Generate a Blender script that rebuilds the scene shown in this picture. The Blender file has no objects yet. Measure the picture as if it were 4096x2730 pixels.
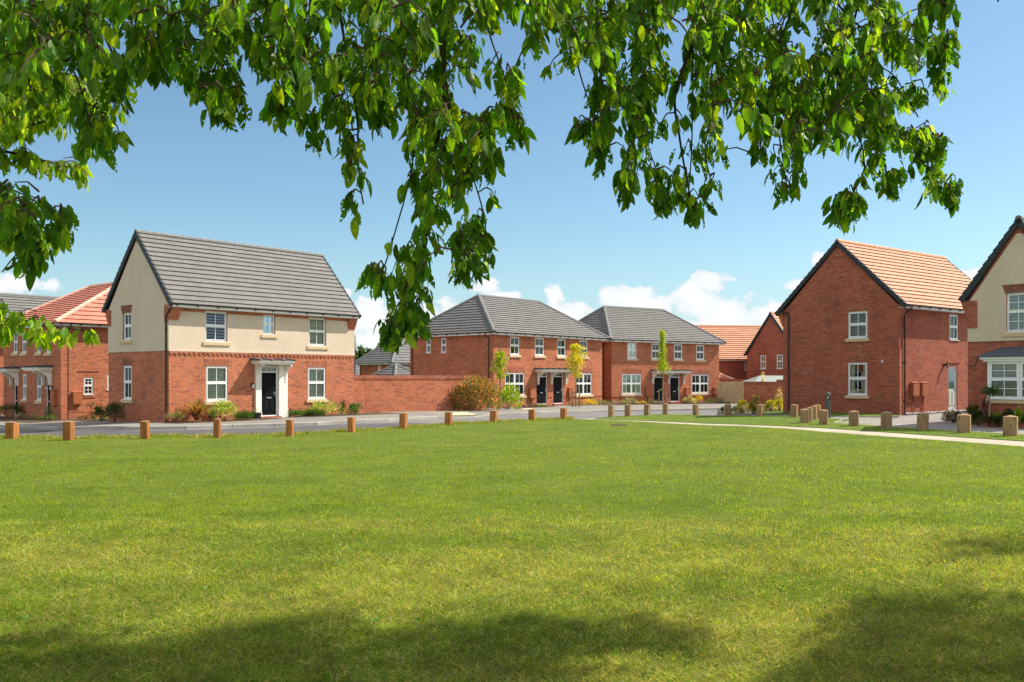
import bpy, bmesh, math, random
import numpy as np
from mathutils import Vector, Matrix
from mathutils.geometry import tessellate_polygon, delaunay_2d_cdt
random.seed(7); rng = np.random.default_rng(11)
C = bpy.context.scene.collection
F, CX, HY, EYE = 3600.0, 2048.0, 1511.0, 1.8      # lens in photo pixels, horizon row, eye height
VS = 4096/2353.0
SUN = Vector((.85, .27, 1)).normalized()
def norm(v): v = Vector(v); return v.normalized()

# ------------------------------------------------------------------ terrain
CP = np.array([(0,3,0),(-6,6,0),(6,6,.05),(0,14,-.1),(-8,16,-.15),(9,16,0),(-16,26,-.32),(-10,30,-.3),(-4,33,-.28),(0,42,-.27),
 (6,36,-.15),(12,30,0),(18,26,.1),(24,30,.12),(13,38,.05),(17,40,.12),(22,44,.14),(-22,36,-.45),(-30,40,-.5),(-24,46,-.42),
 (-14,37,-.17),(-8,43,-.12),(-7,47,-.12),(-1,53,-.15),(-1,57,-.2),(7,66,-.22),(16,73,-.3),(8,50,-.25),(10,56,-.25),(22,60,-.25),
 (0,90,-1.6),(-20,90,-1.6),(30,90,-1.1),(60,60,-.2),(-60,60,-.7),(40,20,.1),(-40,15,-.3),(0,-20,0),(0,150,-2),(100,100,-1),(-100,100,-2)], float)
def zt(x, y):
    x = np.asarray(x, float); y = np.asarray(y, float)
    d = (x[..., None]-CP[:,0])**2 + (y[..., None]-CP[:,1])**2
    w = 1/(d+10)**2
    return (w*CP[:,2]).sum(-1)/w.sum(-1)
def Z(x, y): return float(zt(x, y))
def gnd(X, Y, dz=0.0):
    d = 30.0
    for _ in range(30):
        x = (X-CX)/F*d
        d = .5*d + .5*(EYE-Z(x, d)-dz)*F/max(Y-HY, 5)
    return ((X-CX)/F*d, d)

# ------------------------------------------------------------------ materials
def mat(name):
    m = bpy.data.materials.new(name); m.use_nodes = True
    nt = m.node_tree; nt.nodes.clear()
    out = nt.nodes.new('ShaderNodeOutputMaterial')
    return m, nt, out
class NT:
    def __init__(s, nt): s.nt = nt
    def n(s, t, **k):
        nd = s.nt.nodes.new(t)
        for a, v in k.items():
            if a.startswith('i_'):
                nd.inputs[a[2:].replace('_', ' ')].default_value = v
            else: setattr(nd, a, v)
        return nd
    def l(s, a, b): s.nt.links.new(a, b)
    def math(s, op, a, b=None, c=None, clamp=False):
        nd = s.nt.nodes.new('ShaderNodeMath'); nd.operation = op; nd.use_clamp = clamp
        for i, v in enumerate((a, b, c)):
            if v is None: continue
            if isinstance(v, (int, float)): nd.inputs[i].default_value = v
            else: s.l(v, nd.inputs[i])
        return nd.outputs[0]
    def mix(s, f, a, b, blend='MIX'):
        nd = s.nt.nodes.new('ShaderNodeMix'); nd.data_type = 'RGBA'; nd.blend_type = blend
        for sock, v in ((nd.inputs[0], f), (nd.inputs[6], a), (nd.inputs[7], b)):
            if isinstance(v, (int, float)): sock.default_value = v
            elif isinstance(v, tuple): sock.default_value = (*v, 1) if len(v) == 3 else v
            else: s.l(v, sock)
        return nd.outputs[2]
    def noise(s, vec, scale, detail=3, rough=.55, dist=0):
        nd = s.n('ShaderNodeTexNoise'); nd.inputs['Scale'].default_value = scale
        nd.inputs['Detail'].default_value = detail; nd.inputs['Roughness'].default_value = rough
        nd.inputs['Distortion'].default_value = dist
        if vec is not None: s.l(vec, nd.inputs['Vector'])
        return nd.outputs['Fac']
    def ramp(s, fac, *stops):
        nd = s.n('ShaderNodeValToRGB'); e = nd.color_ramp.elements
        while len(e) > 1: e.remove(e[-1])
        for i, (p, c) in enumerate(stops):
            if i == 0: e[0].position = p; e[0].color = (*c, 1)
            else: el = e.new(p); el.color = (*c, 1)
        s.l(fac, nd.inputs[0]); return nd.outputs[0]
    def bump(s, h, strength=.4, dist=.02):
        b = s.n('ShaderNodeBump'); b.inputs['Strength'].default_value = strength
        b.inputs['Distance'].default_value = dist; s.l(h, b.inputs['Height']); return b.outputs[0]
    def bsdf(s, out, col, rough=.8, nrm=None, spec=.3, metal=0):
        p = s.n('ShaderNodeBsdfPrincipled')
        if isinstance(col, tuple): p.inputs['Base Color'].default_value = (*col, 1)
        else: s.l(col, p.inputs['Base Color'])
        if isinstance(rough, (int, float)): p.inputs['Roughness'].default_value = rough
        else: s.l(rough, p.inputs['Roughness'])
        p.inputs['Specular IOR Level'].default_value = spec; p.inputs['Metallic'].default_value = metal
        if nrm is not None: s.l(nrm, p.inputs['Normal'])
        s.l(p.outputs[0], out.inputs[0]); return p
def scl(c, k): return tuple(min(1, x*k) for x in c)
def m_plain(name, col, rough=.6, var=.12, scale=6, spec=.3, metal=0):
    m, nt, out = mat(name); T = NT(nt)
    tc = T.n('ShaderNodeTexCoord').outputs['Object']
    f = T.noise(tc, scale, 4, .6)
    c = T.ramp(f, (.3, scl(col, 1-var)), (.7, scl(col, 1+var)))
    T.bsdf(out, c, rough, T.bump(T.noise(tc, scale*12, 2), .15, .004), spec, metal); return m
def m_brick(name, c1, c2, mortar, soldier=False, bw=.225, rh=.075):
    m, nt, out = mat(name); T = NT(nt)
    uv = T.n('ShaderNodeTexCoord').outputs['UV']
    b = T.n('ShaderNodeTexBrick'); T.l(uv, b.inputs['Vector'])
    b.inputs['Scale'].default_value = 1; b.inputs['Brick Width'].default_value = .075 if soldier else bw
    b.inputs['Row Height'].default_value = .4 if soldier else rh
    b.inputs['Mortar Size'].default_value = .009; b.inputs['Mortar Smooth'].default_value = .2
    b.inputs['Bias'].default_value = -.15
    b.inputs['Color1'].default_value = (*c1, 1); b.inputs['Color2'].default_value = (*c2, 1)
    b.inputs['Mortar'].default_value = (*mortar, 1)
    big = T.noise(uv, .7, 4, .6); small = T.noise(uv, 9, 3, .6)
    c = T.mix(.55, b.outputs[0], T.ramp(big, (.3, (.62, .62, .62)), (.72, (1.25, 1.22, 1.2))), 'MULTIPLY')
    c = T.mix(.5, c, T.ramp(small, (.3, (.6, .6, .62)), (.7, (1.3, 1.28, 1.25))), 'MULTIPLY')
    # a few burnt headers and pale ones
    wn = T.n('ShaderNodeTexVoronoi'); wn.voronoi_dimensions = '2D'; wn.inputs['Scale'].default_value = 1
    mp = T.n('ShaderNodeMapping'); mp.inputs['Scale'].default_value = (4.4, 13.3, 1); T.l(uv, mp.inputs[0]); T.l(mp.outputs[0], wn.inputs['Vector'])
    sp = T.n('ShaderNodeSeparateColor'); T.l(wn.outputs['Color'], sp.inputs[0])
    c = T.mix(T.math('MULTIPLY', T.math('GREATER_THAN', sp.outputs[0], .86), .45), c, (.13, .06, .055))
    c = T.mix(T.math('MULTIPLY', T.math('GREATER_THAN', sp.outputs[1], .88), .3), c, (.5, .2, .1))
    # pale salt bloom blotches low on the wall
    sx = T.n('ShaderNodeSeparateXYZ'); T.l(uv, sx.inputs[0])
    ef = T.math('MULTIPLY', T.math('SUBTRACT', T.noise(uv, 1.7, 5, .7), .6, clamp=True), 1.3, clamp=True)
    c = T.mix(ef, c, (.55, .42, .34))
    h = T.math('SUBTRACT', 1, b.outputs['Fac'])
    T.bsdf(out, c, .85, T.bump(h, .5, .008), .2); return m
def m_tile(name, col, wid=.33, row=.3, var=.08):
    m, nt, out = mat(name); T = NT(nt)
    uv = T.n('ShaderNodeTexCoord').outputs['UV']
    b = T.n('ShaderNodeTexBrick'); T.l(uv, b.inputs['Vector']); b.inputs['Scale'].default_value = 1
    b.inputs['Brick Width'].default_value = wid; b.inputs['Row Height'].default_value = row
    b.inputs['Mortar Size'].default_value = .005; b.inputs['Mortar Smooth'].default_value = .1
    b.inputs['Color1'].default_value = (*scl(col, 1-var), 1); b.inputs['Color2'].default_value = (*scl(col, 1+var), 1)
    b.inputs['Mortar'].default_value = (*scl(col, .45), 1)
    c = T.mix(.5, b.outputs[0], T.ramp(T.noise(uv, .8, 5, .65), (.3, (.85, .85, .85)), (.7, (1.12, 1.1, 1.08))), 'MULTIPLY')
    c = T.mix(T.math('MULTIPLY', T.math('GREATER_THAN', T.noise(uv, 14, 2, .5), .77), .5), c, (.55, .53, .45))
    T.bsdf(out, c, .75, T.bump(T.noise(uv, 60, 2), .25, .004), .35); return m
def m_render(name, col):
    m, nt, out = mat(name); T = NT(nt)
    tc = T.n('ShaderNodeTexCoord').outputs['Object']
    c = T.mix(.6, col, T.ramp(T.noise(tc, .9, 5, .65), (.3, (.86, .85, .83)), (.7, (1.08, 1.08, 1.08))), 'MULTIPLY')
    v = T.n('ShaderNodeTexVoronoi'); v.inputs['Scale'].default_value = 34; v.feature = 'SMOOTH_F1'; T.l(tc, v.inputs['Vector'])
    h = T.math('ADD', v.outputs['Distance'], T.math('MULTIPLY', T.noise(tc, 40, 3), .6))
    T.bsdf(out, c, .95, T.bump(h, .8, .014), .1); return m
def m_leaf(name, trans=.5, holes=False, gloss=.25):
    m, nt, out = mat(name); T = NT(nt)
    at = T.n('ShaderNodeVertexColor'); at.layer_name = 'Col'
    tc = T.n('ShaderNodeTexCoord').outputs['Object']
    c = T.mix(.5, at.outputs[0], T.ramp(T.noise(tc, 25, 2), (.3, (.65, .65, .65)), (.7, (1.3, 1.3, 1.3))), 'MULTIPLY')
    p = T.n('ShaderNodeBsdfPrincipled'); T.l(c, p.inputs['Base Color']); p.inputs['Roughness'].default_value = .42 if gloss > .2 else .7
    p.inputs['Specular IOR Level'].default_value = gloss
    tr = T.n('ShaderNodeBsdfTranslucent')
    tcl = T.mix(1.0, c, (2.9, 2.5, .6), 'MULTIPLY'); T.l(tcl, tr.inputs[0])
    mx = T.n('ShaderNodeMixShader'); mx.inputs[0].default_value = trans
    T.l(p.outputs[0], mx.inputs[1]); T.l(tr.outputs[0], mx.inputs[2])
    res = mx.outputs[0]
    if holes:
        tp = T.n('ShaderNodeBsdfTransparent'); m2 = T.n('ShaderNodeMixShader')
        f = T.math('GREATER_THAN', T.noise(tc, 62, 1, .5), T.math('SUBTRACT', .80, T.math('MULTIPLY', at.outputs[1], .225)))
        T.l(f, m2.inputs[0]); T.l(res, m2.inputs[1]); T.l(tp.outputs[0], m2.inputs[2]); res = m2.outputs[0]
    T.l(res, out.inputs[0]); return m
def m_glass(name='window_glass', refl=.02, tint=(.85, .92, 1)):
    m, nt, out = mat(name); T = NT(nt)
    fr = T.n('ShaderNodeFresnel'); fr.inputs[0].default_value = 1.5
    g = T.n('ShaderNodeBsdfGlossy'); g.inputs['Roughness'].default_value = .015; g.inputs[0].default_value = (*tint, 1)
    t = T.n('ShaderNodeBsdfTransparent'); t.inputs[0].default_value = (.86, .9, .88, 1)
    mx = T.n('ShaderNodeMixShader'); T.l(T.math('ADD', T.math('MULTIPLY', fr.outputs[0], 1.0), refl, clamp=True), mx.inputs[0])
    T.l(t.outputs[0], mx.inputs[1]); T.l(g.outputs[0], mx.inputs[2]); T.l(mx.outputs[0], out.inputs[0]); return m
def m_ground(name, stops, scale, rough=.9, bump=.5, fine=60, speck=None):
    m, nt, out = mat(name); T = NT(nt)
    tc = T.n('ShaderNodeTexCoord').outputs['Object']
    f = T.math('ADD', T.math('MULTIPLY', T.noise(tc, scale, 6, .65), .65), T.math('MULTIPLY', T.noise(tc, fine, 4, .7), .35))
    c = T.ramp(f, *stops)
    if speck:
        c = T.mix(T.math('MULTIPLY', T.math('GREATER_THAN', T.noise(tc, speck[0], 2, .6), speck[1]), .7), c, speck[2])
    T.bsdf(out, c, rough, T.bump(T.noise(tc, fine*1.5, 4, .7), bump, .02), .2); return m
def m_wood(name, col, col2):
    m, nt, out = mat(name); T = NT(nt)
    tc = T.n('ShaderNodeTexCoord').outputs['Object']
    oi = T.n('ShaderNodeObjectInfo')
    add = T.n('ShaderNodeVectorMath'); add.operation = 'ADD'; T.l(tc, add.inputs[0])
    cb = T.n('ShaderNodeCombineXYZ'); T.l(T.math('MULTIPLY', oi.outputs['Random'], 37.0), cb.inputs[0]); T.l(T.math('MULTIPLY', oi.outputs['Random'], 91.0), cb.inputs[2]); T.l(cb.outputs[0], add.inputs[1])
    mp = T.n('ShaderNodeMapping'); mp.inputs['Scale'].default_value = (1, 1, .16); T.l(add.outputs[0], mp.inputs[0])
    g = T.noise(mp.outputs[0], 28, 4, .65, .6); bl = T.noise(mp.outputs[0], 5, 3, .6)
    c = T.mix(g, col, col2)
    c = T.mix(T.math('MULTIPLY', T.math('GREATER_THAN', T.noise(mp.outputs[0], 19, 1, .4, .3), .69), .75), c, scl(col2, .3))
    c = T.mix(.6, c, T.ramp(bl, (.3, (.65, .62, .6)), (.7, (1.2, 1.2, 1.2))), 'MULTIPLY')
    c = T.mix(.5, c, T.ramp(oi.outputs['Random'], (0, (.7, .68, .68)), (1, (1.2, 1.15, 1.1))), 'MULTIPLY')
    T.bsdf(out, c, .85, T.bump(g, .5, .01), .2); return m
M = {}
M['brick'] = m_brick('orange_red_brick', (.52, .152, .064), (.39, .105, .048), (.42, .235, .155))
M['brick_dark'] = m_brick('deep_red_brick', (.42, .102, .052), (.31, .072, .042), (.34, .175, .12))
M['soldier'] = m_brick('soldier_brick', (.40, .10, .045), (.24, .07, .04), (.36, .22, .15), soldier=True)
M['soldier_dark'] = m_brick('brown_soldier_brick', (.24, .075, .045), (.16, .05, .035), (.26, .16, .12), soldier=True)
M['render'] = m_render('cream_render', (.61, .50, .38))
M['tile_grey'] = m_tile('grey_roof_tile', (.158, .150, .142), .33)
M['tile_dark'] = m_tile('slate_grey_roof_tile', (.135, .132, .13), .33)
M['tile_red'] = m_tile('red_roof_tile', (.52, .18, .12), .33)
M['tile_salmon'] = m_tile('salmon_roof_tile', (.50, .235, .135), .6)
M['ridge_grey'] = m_plain('grey_ridge_tile', (.19, .19, .185), .8, .25, 8)
M['ridge_red'] = m_plain('red_ridge_tile', (.68, .40, .30), .8, .2, 8)
M['ridge_salmon'] = m_plain('salmon_ridge_tile', (.6, .32, .2), .8, .2, 8)
M['verge'] = m_plain('dark_verge', (.03, .034, .038), .5, .2, 8)
M['white'] = m_plain('white_plastic', (.78, .78, .76), .35, .03, 3, .5)
M['offwhite'] = m_plain('offwhite_paint', (.78, .75, .67), .5, .05, 3)
M['sill'] = m_plain('buff_cast_stone', (.58, .43, .25), .85, .1, 8)
M['black'] = m_plain('black_plastic', (.012, .012, .013), .35, .15, 4, .5)
M['door_black'] = m_plain('black_door_paint', (.007, .008, .009), .6, .2, 3, .1)
M['door_grey'] = m_plain('stone_grey_door_paint', (.52, .5, .44), .45, .05, 3)
M['lead'] = m_plain('lead_grey', (.07, .085, .10), .55, .25, 6)
M['chrome'] = m_plain('brushed_steel', (.6, .6, .58), .3, .05, 5, .5, .8)
M['meter'] = m_plain('brown_meter_box', (.36, .11, .045), .6, .08, 5)
M['curtain'] = m_plain('pale_curtain', (.82, .83, .70), .9, .12, 4)
M['blind'] = m_plain('white_blind_slat', (.8, .78, .7), .7, .06, 4)
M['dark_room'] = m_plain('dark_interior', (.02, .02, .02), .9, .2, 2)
M['glass'] = m_glass()
M['glass_sky_tint'] = m_glass('sky_tinted_glass', .4, (.45, .6, .8))  # blue sky reflection put into the glossy tint of this glass
M['asphalt'] = m_ground('asphalt', ((.35, (.13, .125, .12)), (.6, (.19, .18, .17))), .35, .9, .4, 90)
M['asphalt_dark'] = m_ground('new_asphalt', ((.35, (.075, .073, .075)), (.6, (.105, .102, .10))), .5, .9, .4, 90)
M['asphalt_drive'] = m_ground('pale_driveway_asphalt', ((.35, (.2, .18, .16)), (.6, (.28, .255, .225))), .4, .9, .4, 90)
M['pave'] = m_ground('footway_asphalt', ((.35, (.17, .155, .135)), (.6, (.24, .22, .19))), .4, .9, .4, 90)
M['kerb'] = m_ground('kerb_concrete', ((.35, (.27, .25, .22)), (.6, (.42, .39, .34))), .9, .85, .3, 50)
M['path'] = m_ground('pale_path_gravel', ((.35, (.32, .27, .2)), (.6, (.46, .40, .31))), .6, .9, .4, 80)
M['lawn'] = m_ground('mown_lawn', ((.36, (.072, .105, .008)), (.48, (.088, .125, .010)), (.56, (.108, .142, .013)), (.68, (.15, .155, .025))), .5, .95, .9, 34)
M['verge_grass'] = m_ground('verge_turf', ((.35, (.065, .115, .012)), (.5, (.09, .14, .016)), (.64, (.14, .165, .03))), .8, .95, .9, 34)
M['soil'] = m_ground('bed_soil', ((.35, (.05, .035, .022)), (.6, (.12, .085, .05))), 2, .95, .8, 40)
M['far'] = m_ground('far_fields', ((.35, (.05, .08, .02)), (.6, (.09, .12, .03))), .05, .95, .3, 2)
M['tactile'] = m_plain('buff_paving_slab', (.60, .50, .27), .85, .1, 12)
M['wood'] = m_wood('orange_brown_timber', (.46, .20, .06), (.27, .10, .03))
M['wood_pale'] = m_wood('weathered_pale_timber', (.45, .29, .16), (.27, .16, .085))
M['fence'] = m_wood('fence_board', (.64, .49, .29), (.48, .35, .19))
M['stake'] = m_wood('round_stake', (.34, .24, .15), (.22, .14, .08))
M['bark'] = m_ground('cherry_bark', ((.35, (.035, .025, .02)), (.6, (.1, .07, .055))), 8, .9, .9, 60)
M['twig'] = m_plain('brown_twig', (.085, .045, .028), .8, .3, 20)
M['leaf'] = m_leaf('shrub_leaf', .35)
M['cherry'] = m_leaf('cherry_leaf', .6, holes=True, gloss=.22)
M['blade'] = m_leaf('grass_blade', .4, gloss=.15)
M['pot'] = m_plain('black_plant_pot', (.03, .03, .032), .5, .2, 5)
M['bollard_metal'] = m_plain('dark_green_metal', (.06, .085, .085), .45, .15, 5, .5)
M['lens'] = m_plain('frosted_lamp_lens', (.6, .6, .56), .3, .05, 5, .5)
M['shed_roof'] = m_plain('pale_translucent_roof', (.26, .29, .26), .4, .06, 3, .5)
M['pebble'] = m_plain('grey_pebble', (.4, .38, .35), .8, .3, 30)
M['blue'] = m_plain('blue_label', (.05, .13, .3), .5, .1, 5)

# ------------------------------------------------------------------ mesh building
def tag(o, label=None, cat=None, group=None, kind=None):
    if label: o['label'] = label
    if cat: o['category'] = cat
    if group: o['group'] = group
    if kind: o['kind'] = kind
    return o
def empty(name, loc=(0, 0, 0), rz=0.0, label=None, cat=None, group=None):
    o = bpy.data.objects.new(name, None); C.objects.link(o); o.location = loc; o.rotation_euler = (0, 0, rz)
    o.empty_display_size = .2
    return tag(o, label, cat, group)
def link_mesh(name, me, material, parent=None, loc=None):
    me.materials.append(material if not isinstance(material, str) else M[material])
    o = bpy.data.objects.new(name, me); C.objects.link(o)
    if parent is not None: o.parent = parent
    if loc is not None: o.location = loc
    return o
class MB:
    def __init__(s): s.v = []; s.f = []; s.uv = {}
    def add(s, vs, fs):
        b = len(s.v); s.v += [tuple(v) for v in vs]; s.f += [tuple(i+b for i in f) for f in fs]; return s
    def box(s, x0, x1, y0, y1, z0, z1):
        if x0 > x1: x0, x1 = x1, x0
        if y0 > y1: y0, y1 = y1, y0
        if z0 > z1: z0, z1 = z1, z0
        v = [(x, y, z) for z in (z0, z1) for y in (y0, y1) for x in (x0, x1)]
        return s.add(v, [(0, 2, 3, 1), (4, 5, 7, 6), (0, 1, 5, 4), (2, 6, 7, 3), (0, 4, 6, 2), (1, 3, 7, 5)])
    def mbox(s, P, u0, u1, z0, z1, w0, w1):
        """box in wall coordinates mapped by P(u, z, w)"""
        v = [P(u, z, w) for w in (w0, w1) for z in (z0, z1) for u in (u0, u1)]
        return s.add(v, [(0, 2, 3, 1), (4, 5, 7, 6), (0, 1, 5, 4), (2, 6, 7, 3), (0, 4, 6, 2), (1, 3, 7, 5)])
    def prism(s, P, poly, w0, w1):
        n = len(poly); v = [P(u, z, w0) for u, z in poly] + [P(u, z, w1) for u, z in poly]
        return s.add(v, [tuple(range(n))[::-1], tuple(range(n, 2*n))] + [(i, (i+1) % n, n+(i+1) % n, n+i) for i in range(n)])
    def tube(s, pts, r, n=8, cap=True):
        pts = [Vector(p) for p in pts]; rs = r if isinstance(r, (list, tuple)) else [r]*len(pts)
        b = len(s.v); ref = None
        for i, p in enumerate(pts):
            t = (pts[min(i+1, len(pts)-1)]-pts[max(i-1, 0)])
            t = t.normalized() if t.length > 1e-9 else Vector((0, 0, 1))
            if ref is None: ref = t.orthogonal().normalized()
            a = (ref-t*ref.dot(t)); a = a.normalized() if a.length > 1e-6 else t.orthogonal().normalized(); ref = a
            c = t.cross(a)
            for k in range(n):
                th = 2*math.pi*k/n; s.v.append(tuple(p+(a*math.cos(th)+c*math.sin(th))*rs[i]))
        for i in range(len(pts)-1):
            for k in range(n):
                k2 = (k+1) % n; s.f.append((b+i*n+k, b+i*n+k2, b+(i+1)*n+k2, b+(i+1)*n+k))
        if cap:
            s.f.append(tuple(b+k for k in range(n))[::-1]); s.f.append(tuple(b+(len(pts)-1)*n+k for k in range(n)))
        return s
    def build(s, name, m, parent=None, smooth=False, loc=None):
        me = bpy.data.meshes.new(name); me.from_pydata(s.v, [], s.f)
        if s.uv:
            L = me.uv_layers.new(name='UVMap').data
            for p in me.polygons:
                q = s.uv.get(p.index)
                for j, li in enumerate(p.loop_indices): L[li].uv = q[j] if q else (0, 0)
            return link_mesh(name, me, m, parent, loc)
        me.validate()
        bm = bmesh.new(); bm.from_mesh(me); bmesh.ops.recalc_face_normals(bm, faces=bm.faces); bm.to_mesh(me); bm.free()
        if smooth: me.polygons.foreach_set('use_smooth', [True]*len(me.polygons))
        autouv(me); return link_mesh(name, me, m, parent, loc)
def autouv(me):
    uv = me.uv_layers.new(name='UVMap'); zz = Vector((0, 0, 1))
    data = np.zeros(len(me.loops)*2); vs = me.vertices
    for p in me.polygons:
        n = p.normal; t = zz.cross(n)
        if t.length < .05: t = Vector((1, 0, 0)); b = Vector((0, 1, 0))
        else:
            t.normalize(); b = n.cross(t)
        for li in p.loop_indices:
            co = vs[me.loops[li].vertex_index].co; data[2*li] = co.dot(t); data[2*li+1] = co.dot(b)
    uv.data.foreach_set('uv', data)
def np_mesh(name, V, Fc, m, cols=None, parent=None, alpha=None, smooth=False):
    """V (n,3); Fc list of (k,m) index arrays"""
    me = bpy.data.meshes.new(name)
    me.vertices.add(len(V)); me.vertices.foreach_set('co', np.ascontiguousarray(V, dtype=np.float32).ravel())
    li = np.concatenate([f.ravel() for f in Fc]); tot = np.concatenate([np.full(len(f), f.shape[1]) for f in Fc])
    st = np.concatenate([[0], np.cumsum(tot)[:-1]])
    me.loops.add(len(li)); me.loops.foreach_set('vertex_index', li.astype(np.int32))
    me.polygons.add(len(tot)); me.polygons.foreach_set('loop_start', st.astype(np.int32)); me.polygons.foreach_set('loop_total', tot.astype(np.int32))
    if smooth: me.polygons.foreach_set('use_smooth', np.ones(len(tot), bool))
    me.update(calc_edges=True)
    if cols is not None:
        a = me.color_attributes.new('Col', 'FLOAT_COLOR', 'POINT')
        c = np.ones((len(V), 4), np.float32); c[:, :3] = cols
        if alpha is not None: c[:, 3] = alpha
        a.data.foreach_set('color', c.ravel())
    return link_mesh(name, me, m, parent)
def nrm(a): return a/np.maximum(np.linalg.norm(a, axis=1, keepdims=True), 1e-9)
def leaves(name, pos, axis, L, W, col, m, parent=None, detail=True, hole=0.0, droop=.18):
    """one mesh of many leaves; pos/axis (n,3)"""
    n = len(pos); axis = nrm(axis)
    r = rng.normal(size=(n, 3)); side = nrm(np.cross(axis, r)); up = np.cross(side, axis)
    L = np.broadcast_to(L, (n,))[:, None]; W = np.broadcast_to(W, (n,))[:, None]
    if detail:
        ts = [.0, .10, .3, .55, .8, 1.0]; ws = [0, .24, .46, .48, .30, 0]
        cols_ = []
        P = [pos]
        for t, w in zip(ts[1:5], ws[1:5]):
            c = pos+axis*L*t - up*L*droop*t*t
            P += [c+side*W*w+up*W*w*.35, c, c-side*W*w+up*W*w*.35]
        P.append(pos+axis*L-up*L*droop)
        V = np.stack(P, 1).reshape(-1, 3); k = 14; o = (np.arange(n)*k)[:, None]
        q = [(1, 4, 5, 2), (2, 5, 6, 3), (4, 7, 8, 5), (5, 8, 9, 6), (7, 10, 11, 8), (8, 11, 12, 9)]
        t3 = [(0, 1, 2), (0, 2, 3), (10, 13, 11), (11, 13, 12)]
        Fc = [np.concatenate([o+np.array(x) for x in q]), np.concatenate([o+np.array(x) for x in t3])]
    else:
        mid = pos+axis*L*.45-up*L*droop*.3; k = 4
        V = np.stack([pos, mid+side*W*.5, pos+axis*L-up*L*droop, mid-side*W*.5], 1).reshape(-1, 3); o = (np.arange(n)*k)[:, None]
        Fc = [np.concatenate([o+np.array((0, 1, 2)), o+np.array((0, 2, 3))])]
    cc = np.repeat(col, k, axis=0)
    al = np.repeat(hole*rng.random(n)**.6 if hole else np.zeros(n), k)
    return np_mesh(name, V, Fc, m, cc, parent, al, smooth=detail)

# ------------------------------------------------------------------ ground sheets
def sheet(name, poly, dz, m, kind='structure', step=1.6, skirt=.2, label=None, cat=None):
    poly = [Vector(p[:2]) for p in poly]
    # densify border
    B = []
    for i, p in enumerate(poly):
        q = poly[(i+1) % len(poly)]; k = max(1, int((q-p).length/step))
        B += [p.lerp(q, j/k) for j in range(k)]
    nb = len(B); xs = [p.x for p in B]; ys = [p.y for p in B]; pts = list(B)
    x = min(xs)
    def inside(px, py):
        c = False; j = nb-1
        for i in range(nb):
            if (ys[i] > py) != (ys[j] > py) and px < (xs[j]-xs[i])*(py-ys[i])/(ys[j]-ys[i])+xs[i]: c = not c
            j = i
        return c
    ST = step
    if (max(xs)-min(xs))*(max(ys)-min(ys)) > 9000: ST = step*2
    gx = np.arange(min(xs), max(xs), ST); gy = np.arange(min(ys), max(ys), ST)
    for a in gx:
        for b in gy:
            if inside(a, b): pts.append(Vector((a, b)))
    vo, eo, fo, *_ = delaunay_2d_cdt(pts, [(i, (i+1) % nb) for i in range(nb)], [list(range(nb))], 1, 1e-4)
    V = [(v.x, v.y, Z(v.x, v.y)+dz) for v in vo]; mb = MB(); mb.add(V, fo)
    if skirt:
        k = [(p.x, p.y, Z(p.x, p.y)+dz) for p in B]; k2 = [(a, b, c-skirt) for a, b, c in k]
        mb.add(k+k2, [(i, (i+1) % nb, nb+(i+1) % nb, nb+i) for i in range(nb)])
    me = bpy.data.meshes.new(name); me.from_pydata(mb.v, [], mb.f)
    bm = bmesh.new(); bm.from_mesh(me)
    for f in bm.faces:
        if f.normal.z < -.5: f.normal_flip()
    bm.to_mesh(me); bm.free()
    o = link_mesh(name, me, m); tag(o, label, cat, kind=kind); return o
def ribbon(name, line, w0, w1, top, m, bottom=.2, step=.9, kind='structure', joints=False):
    """a strip of rectangular section beside a ground polyline (offsets w0..w1 to its left)"""
    P = []
    for a, b in zip(line[:-1], line[1:]):
        a = Vector(a[:2]); b = Vector(b[:2]); k = max(1, int((b-a).length/step)); P += [a.lerp(b, j/k) for j in range(k)]
    P.append(Vector(line[-1][:2])); mb = MB(); ring = []
    for i, p in enumerate(P):
        t = (P[min(i+1, len(P)-1)]-P[max(i-1, 0)]).normalized(); nn = Vector((-t.y, t.x))
        a = p+nn*w0; b = p+nn*w1; tp = top(i/(len(P)-1)) if callable(top) else top
        za, zb = Z(a.x, a.y), Z(b.x, b.y)
        ring.append([(a.x, a.y, za-bottom), (a.x, a.y, za+tp-.012), (a.x+nn.x*.02, a.y+nn.y*.02, za+tp), (b.x, b.y, zb+tp), (b.x, b.y, zb-bottom)])
    for i in range(len(ring)-1):
        a, b = ring[i], ring[i+1]
        if joints:
            b = [tuple(Vector(q).lerp(Vector(p), .012)) for p, q in zip(a, b)]
        mb.add(a+b, [(j, j+1, 5+j+1, 5+j) for j in range(4)] + ([(0, 1, 2, 3, 4), (9, 8, 7, 6, 5)] if joints else []))
    o = mb.build(name, m); tag(o, kind=kind); return o
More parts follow.
